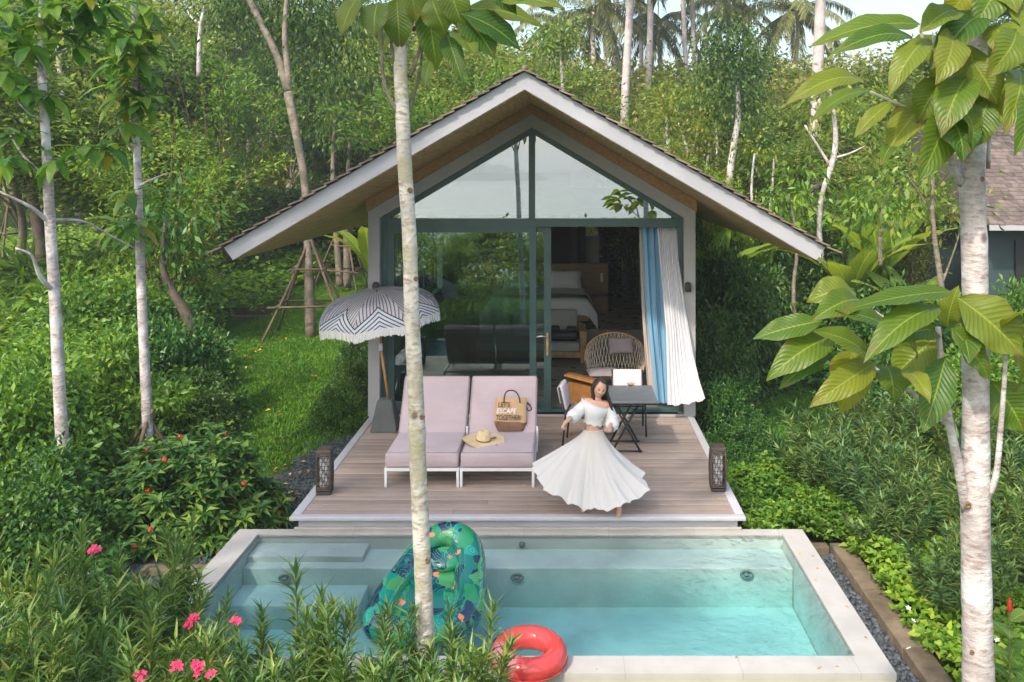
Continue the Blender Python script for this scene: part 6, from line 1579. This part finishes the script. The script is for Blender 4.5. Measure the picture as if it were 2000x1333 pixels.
# forked tree and other trees with bare trunks
def bare_tree(lab, stems, crowns, Y, m, lm='dark', L=.22, W=.085, per=150, cr=.75, flat=.9, dY=.1):
    t = thing('forked_tree' if len(stems) > 1 else 'tree', lab, 'tree', tuple(gp(stems[0][0][0], Y)))
    mb = MB()
    for st_ in stems:
        p = sm_path([at(a, b, Y) for a, b, _ in st_], 5); r2 = np.interp(np.linspace(0, len(st_)-1, len(p)), range(len(st_)), [c/2/F*Y for _, _, c in st_]); mb.tube(p, list(r2), 10)
    P(mb.build('trunk', m), t)
    r = np.random.RandomState(len(lab)); Pn = []; Dn = []
    for a, b, s in crowns:
        k = int(per*s*s); q = r.randn(k, 3)*np.array([1, 1, flat])*.42*s; Pn.append(np.array(at(a, b, Y+dY))+q); Dn.append(q/s+r.randn(k, 3)*.4+np.array([0, 0, -.7]))
    Pn = np.concatenate(Pn); n = len(Pn); V, Q = leaves4(Pn, unit(np.concatenate(Dn)), unit(r.randn(n, 3)*.6+np.array([0, 0, .8])), L*(.6+.7*r.rand(n)), W*(.7+.5*r.rand(n)), .15)
    P(link('crown', np_mesh('crown', V, Q), None, LM[lm]), t)
bare_tree('forked grey trunk tree rising behind the left roof slope', [[(607, 660, 22), (604, 560, 19), (600, 450, 16), (594, 350, 15), (580, 270, 16), (562, 180, 18)], [(562, 180, 15), (545, 120, 15), (515, 55, 13), (482, -10, 12), (450, -90, 9)], [(562, 180, 15), (562, 140, 13), (556, 70, 11), (560, 0, 9), (570, -80, 7)]],
 [(450, 20, 1.3), (520, 30, 1.5), (580, 40, 1.6), (610, 80, 1.2), (640, 20, 1.5), (480, -40, 1.6), (560, -30, 1.6), (660, 120, .9), (690, 60, 1.2), (530, 90, .8), (420, -20, 1.3), (610, 170, .9), (620, 240, .7), (700, 0, 1.3)], 21.5, M_trunk_bg, per=260, L=.17, W=.06, dY=1.0)
bare_tree('pale thin trunk leaning between the two left pale trunks', [[(158, 440, 15), (148, 370, 14), (136, 290, 12), (122, 200, 10), (112, 90, 7)]], [(120, 120, 1.1), (140, 60, 1.2), (95, 170, .9), (170, 150, 1.0)], 22, M_trunk_white, 'forest')
bare_tree('dark leaning trunk at the far left behind the leftmost pale trunk', [[(84, 510, 24), (74, 440, 22), (62, 380, 20), (56, 290, 16), (50, 150, 11)]], [(30, 120, 1.4), (80, 60, 1.4), (10, 200, 1.2), (60, 10, 1.4)], 24, M_trunk_dk)
bare_tree('mossy trunk beside the timber props between left bank and lawn', [[(400, 790, 30), (388, 700, 26), (366, 620, 22), (340, 575, 16), (318, 520, 12), (325, 430, 9)]], [(330, 440, .9), (310, 500, .8), (350, 400, 1.0), (300, 420, .9)], 14.6, M_trunk_dk, 'shrub', .16, .07)
bare_tree('mossy slim trunk beside the left villa wall, left one', [[(664, 560, 15), (660, 500, 13), (655, 430, 12), (650, 330, 9), (655, 200, 6)]], [(655, 220, 1.5), (640, 160, 1.4), (680, 180, 1.4), (660, 280, 1.0)], 29, M_trunk_bg)
bare_tree('mossy slim trunk beside the left villa wall, right one', [[(678, 565, 17), (678, 500, 15), (676, 430, 13), (680, 330, 9), (690, 180, 6)]], [(690, 230, 1.5), (720, 160, 1.6), (700, 120, 1.4)], 30, M_trunk_bg, 'forest')
bare_tree('crooked pale trunk with bare twigs right of the villa eave tip', [[(1603, 560, 15), (1603, 500, 13), (1600, 440, 10), (1606, 380, 9), (1622, 330, 12), (1632, 280, 11), (1628, 220, 8), (1620, 170, 5)], [(1622, 325, 7), (1600, 290, 5), (1572, 245, 4)], [(1626, 310, 5), (1660, 300, 4), (1690, 285, 2)]], [(1620, 180, 1.0), (1650, 210, .8), (1600, 220, .7), (1580, 240, .5)], 19, M_trunk_white, 'yellow', .2, .08, 110)
bare_tree('slim grey trunk below the right eave in front of the dark hedge', [[(1552, 640, 9), (1550, 560, 8), (1556, 500, 7), (1552, 440, 5), (1540, 380, 4)]], [(1540, 380, .8), (1560, 350, .8), (1520, 400, .6)], 18.2, M_trunk_bg, 'bright', .2, .08)
bare_tree('slim brown trunk with dry twigs just left of the right pale trunk', [[(1842, 600, 13), (1836, 540, 12), (1826, 470, 10), (1820, 400, 9), (1824, 330, 7)], [(1838, 560, 5), (1870, 470, 3), (1876, 430, 2)], [(1822, 420, 5), (1790, 370, 4), (1770, 340, 2)]], [(1800, 330, .7), (1860, 420, .6), (1760, 400, .7), (1850, 350, .6)], 13, M_trunk_bg, 'yellow', .16, .07)
bare_tree('short brown trunk left of the twiggy right trunk', [[(1720, 520, 9), (1719, 470, 8), (1722, 420, 7), (1735, 380, 4)]], [(1725, 400, .9), (1750, 380, .8), (1700, 420, .8)], 16, M_trunk_bg, 'bright', .17, .07)
bare_tree('pale slender trunk above the middle of the right roof slope', [[(1390, 400, 6), (1400, 300, 5), (1398, 240, 4)], [(1345, 305, 7), (1335, 270, 6), (1325, 240, 4)], [(1350, 300, 4), (1362, 255, 3)]], [(1330, 210, 1.1), (1365, 200, 1.1), (1400, 220, 1.0), (1350, 170, 1.0)], 25, M_trunk_white, 'yellow', .2, .09)

bare_tree('tall dark tree trunk, pale and slightly bent, standing clear above the right roof slope', [[(1424, 400, 15), (1426, 340, 14), (1434, 280, 13), (1442, 225, 11), (1440, 150, 8)]], [(1440, 200, .9), (1420, 165, 1.0), (1452, 130, 1.1), (1435, 95, 1.0), (1405, 120, .9), (1425, 60, .9)], 21.5, M_trunk_white, 'dark', .13, .06, 500, .75)
bare_tree('thin pale stem with a round crown right above the roof ridge', [[(1100, 215, 6), (1098, 160, 6), (1095, 110, 5), (1092, 70, 3)]], [(1092, 90, 1.0), (1075, 75, .8), (1112, 80, .8), (1095, 60, .9)], 27, M_trunk_white, 'forest', .15, .07, 420, .75)
bare_tree('pale forked snag against the sky gap right of the second pale trunk', [[(388, 150, 9), (389, 90, 8), (392, 48, 7), (400, 10, 4)], [(392, 48, 5), (375, 35, 4), (362, 15, 3)]], [(360, 20, .5), (405, 0, .5)], 26, M_trunk_white, 'forest', .15, .07, 200)
bare_tree('thin pale stem in the shrubs left of the tall dark tree', [[(1372, 400, 6), (1380, 330, 5), (1386, 280, 4)]], [(1386, 270, .7), (1375, 255, .6)], 23, M_trunk_white, 'yellow', .14, .06, 420)
bare_tree('thin pale stem rising behind the bent palm trunk above the roof slope', [[(1308, 330, 6), (1304, 280, 6), (1300, 225, 5)]], [(1300, 220, .8), (1310, 200, .7)], 23, M_trunk_white, 'yellow', .14, .06, 420)
bare_tree('pale stem in the shade behind the right roof end, nearer the ridge', [[(1470, 430, 6), (1468, 360, 5), (1474, 300, 4)]], [(1474, 290, .7)], 21, M_trunk_white, 'forest', .14, .06, 420)
bare_tree('pale stem in the shade behind the right roof end, nearer the eave tip', [[(1500, 440, 5), (1508, 370, 5), (1512, 310, 4)]], [(1512, 300, .7)], 21, M_trunk_white, 'forest', .14, .06, 420)
# banana plants and other large leaved clumps
def banana(lab, px, Y, h, n, seed):
    r = random.Random(seed); c = gp(px, Y); t = thing('banana_plant', lab, 'banana plant', tuple(c)); lst = ([], [], [])
    MB().tube([(0, 0, -.1), (.02, 0, h*.25), (.0, 0, h*.5)], [.07, .06, .045], 8).build('stem', M_trunk_bg, t)
    for k in range(n):
        a = k*2.4+r.random(); d = Vector((math.cos(a)*.55, math.sin(a)*.55-.1, 1)).normalized(); b = Vector((0, 0, h*.42)); e = b+d*h*r.uniform(.55, .75)+Vector((math.cos(a), math.sin(a), -.35))*h*.22
        big_leaf(*lst, b, e, h*.17, Vector((-math.cos(a)*.5, -math.sin(a)*.5, 1)), r, .16, 7, 12)
    o = link('leaves', np_mesh('leaves', [tuple(v) for v in lst[0]], lst[1], True), t, LM['banana']); set_uv(o, lst[2])
for i, (lab, px, Y, h, n) in enumerate((('banana plant with broad blue green leaves above the right eave', 1490, 20.5, 3.4, 8), ('banana plant with upright leaves just right of the eave tip', 1660, 18.2, 3.0, 9), ('banana plant with yellow green leaves left of the twiggy trunk', 1715, 19.0, 3.6, 9),
   ('banana plant under the right eave beside the villa wall', 1385, 18.6, 2.9, 9), ('banana plant behind the left villa wall beside the timber props', 722, 24, 3.0, 9), ('low banana plant with wide leaves behind the lower large leaves', 1775, 17.0, 2.2, 9))): banana(lab, px, Y, h, n, i)
# heliconia with a red flower at the lower right
hl = thing('red_ginger', 'single red flower spike among leaves at the lower right edge', 'flower', (gx(1972, 6.2), 6.2, g1(2.6, 6.2)))
zf = gz(1185, 6.2)-hl.location.z
MB().lathe([(.0, -.05), (.016, -.03), (.018, .0), (.010, .045), (0, .065)], 12, (0, 0, zf)).build('flower_spike', mat('red bract', (.62, .03, .02), .5), hl)
MB().tube([(0, 0, 0), (0, 0, zf-.04)], .006, 6).build('stem', M_gstem, hl)
lst = ([], [], [])
for k in range(9):
    a = k*2.4; b = Vector((0, 0, zf*(.45+.055*k))); big_leaf(*lst, b, b+Vector((math.cos(a)*.2, math.sin(a)*.2, .05)), .10, (0, -.2, 1), lr, .1)
o = link('leaves', np_mesh('leaves', [tuple(v) for v in lst[0]], lst[1], True), hl, LM['banana']); set_uv(o, lst[2])
M_wf = mat('white petals', (.75, .75, .72), .7)
for i, (px, py) in enumerate(((1774, 1188), (1784, 1213), (1800, 1214), (1793, 1228), (1775, 1267), (1948, 1251))):
    Y = (3.7+.12)*F/(py-CY); m = MB(); c = at(px, py, Y)
    for k in range(5): a = k*1.257; m.add([(0, 0, 0), (.016*math.cos(a-.5), .016*math.sin(a-.5), .006), (.026*math.cos(a), .026*math.sin(a), .004), (.016*math.cos(a+.5), .016*math.sin(a+.5), .006)], [(0, 1, 2, 3)])
    o = m.build('white_flower', M_wf); o.location = c; o.rotation_euler = (R(30), 0, i); tag(o, 'small white flower in the bright ground cover right of the kerb', 'flower', 'white flowers in the ground cover')

# ---------------------------------------------------------------- neighbouring villa and small things
nb = thing('neighbour_villa', 'neighbouring villa with brown shingle roof and dark teal wall at the right edge', 'villa', (14, 22, -.45))
M_teal = mat('dark teal wall', (.035, .062, .066), .6, .15, 2)
xe = gx(1933, 19); ze = gz(440, 19)
P(MB().box(xe+.35, 19, 19.8, 27, -.6, ze-.02).build('wall', M_teal), nb)
P(MB().box(gx(1985, 19.7), gx(2040, 19.7), 19.72, 19.79, -.2, ze-.4).build('door', M_black), nb)
m_ = MB(); fr = random.Random(2); nC = 36
for k in range(nC):
    t0, t1 = k/nC, (k+1.25)/nC
    ya, yb = 19+5*t0, 19+5*t1; za, zb = ze+3.1*t0+.025, ze+3.1*t1; xl = xe+1.2*t0
    x = xl
    while x < 19:
        w2 = fr.uniform(.14, .22); e = fr.uniform(-.008, .01)
        m_.add([(x, ya, za+e), (x+w2-.01, ya, za+e), (x+w2-.01, yb, zb+e), (x, yb, zb+e), (x, ya, za+e-.03), (x+w2-.01, ya, za+e-.03)], [(0, 1, 2, 3), (4, 5, 1, 0)]); x += w2
M_tile2 = mat('grey brown shingle', (.15, .115, .098), .85, .3, 5, .4, 40, island=.35)
nr = P(m_.build('roof', M_tile2), nb)
P(MB().box(xe, 19, 19.0, 19.03, ze-.12, ze+.0).build('eave_board', M_fascia), nr)
P(MB().add([(xe, 19.02, ze-.01), (19, 19.02, ze-.01), (19, 24.3, ze+3.2), (xe+1.2, 24.3, ze+3.2), (xe, 28, ze-.01)], [(0, 1, 2, 3), (0, 3, 4)]).build('underlay', M_dark_in), nr)
rk = thing('towel_rack', 'white metal rack half hidden behind the lower large leaves', 'rack', tuple(gp(1492, 17.5)))
for x in (-.28, .28): MB().tube([(x, 0, 0), (x*.8, .1, .95)], .014, 6).tube([(x, .3, 0), (x*.8, .1, .95)], .014, 6).build('frame', M_alu, rk)
for z in (.45, .62, .80): MB().tube([(-.30, .04, z), (.30, .04, z)], .013, 6).build('bar', M_alu, rk)
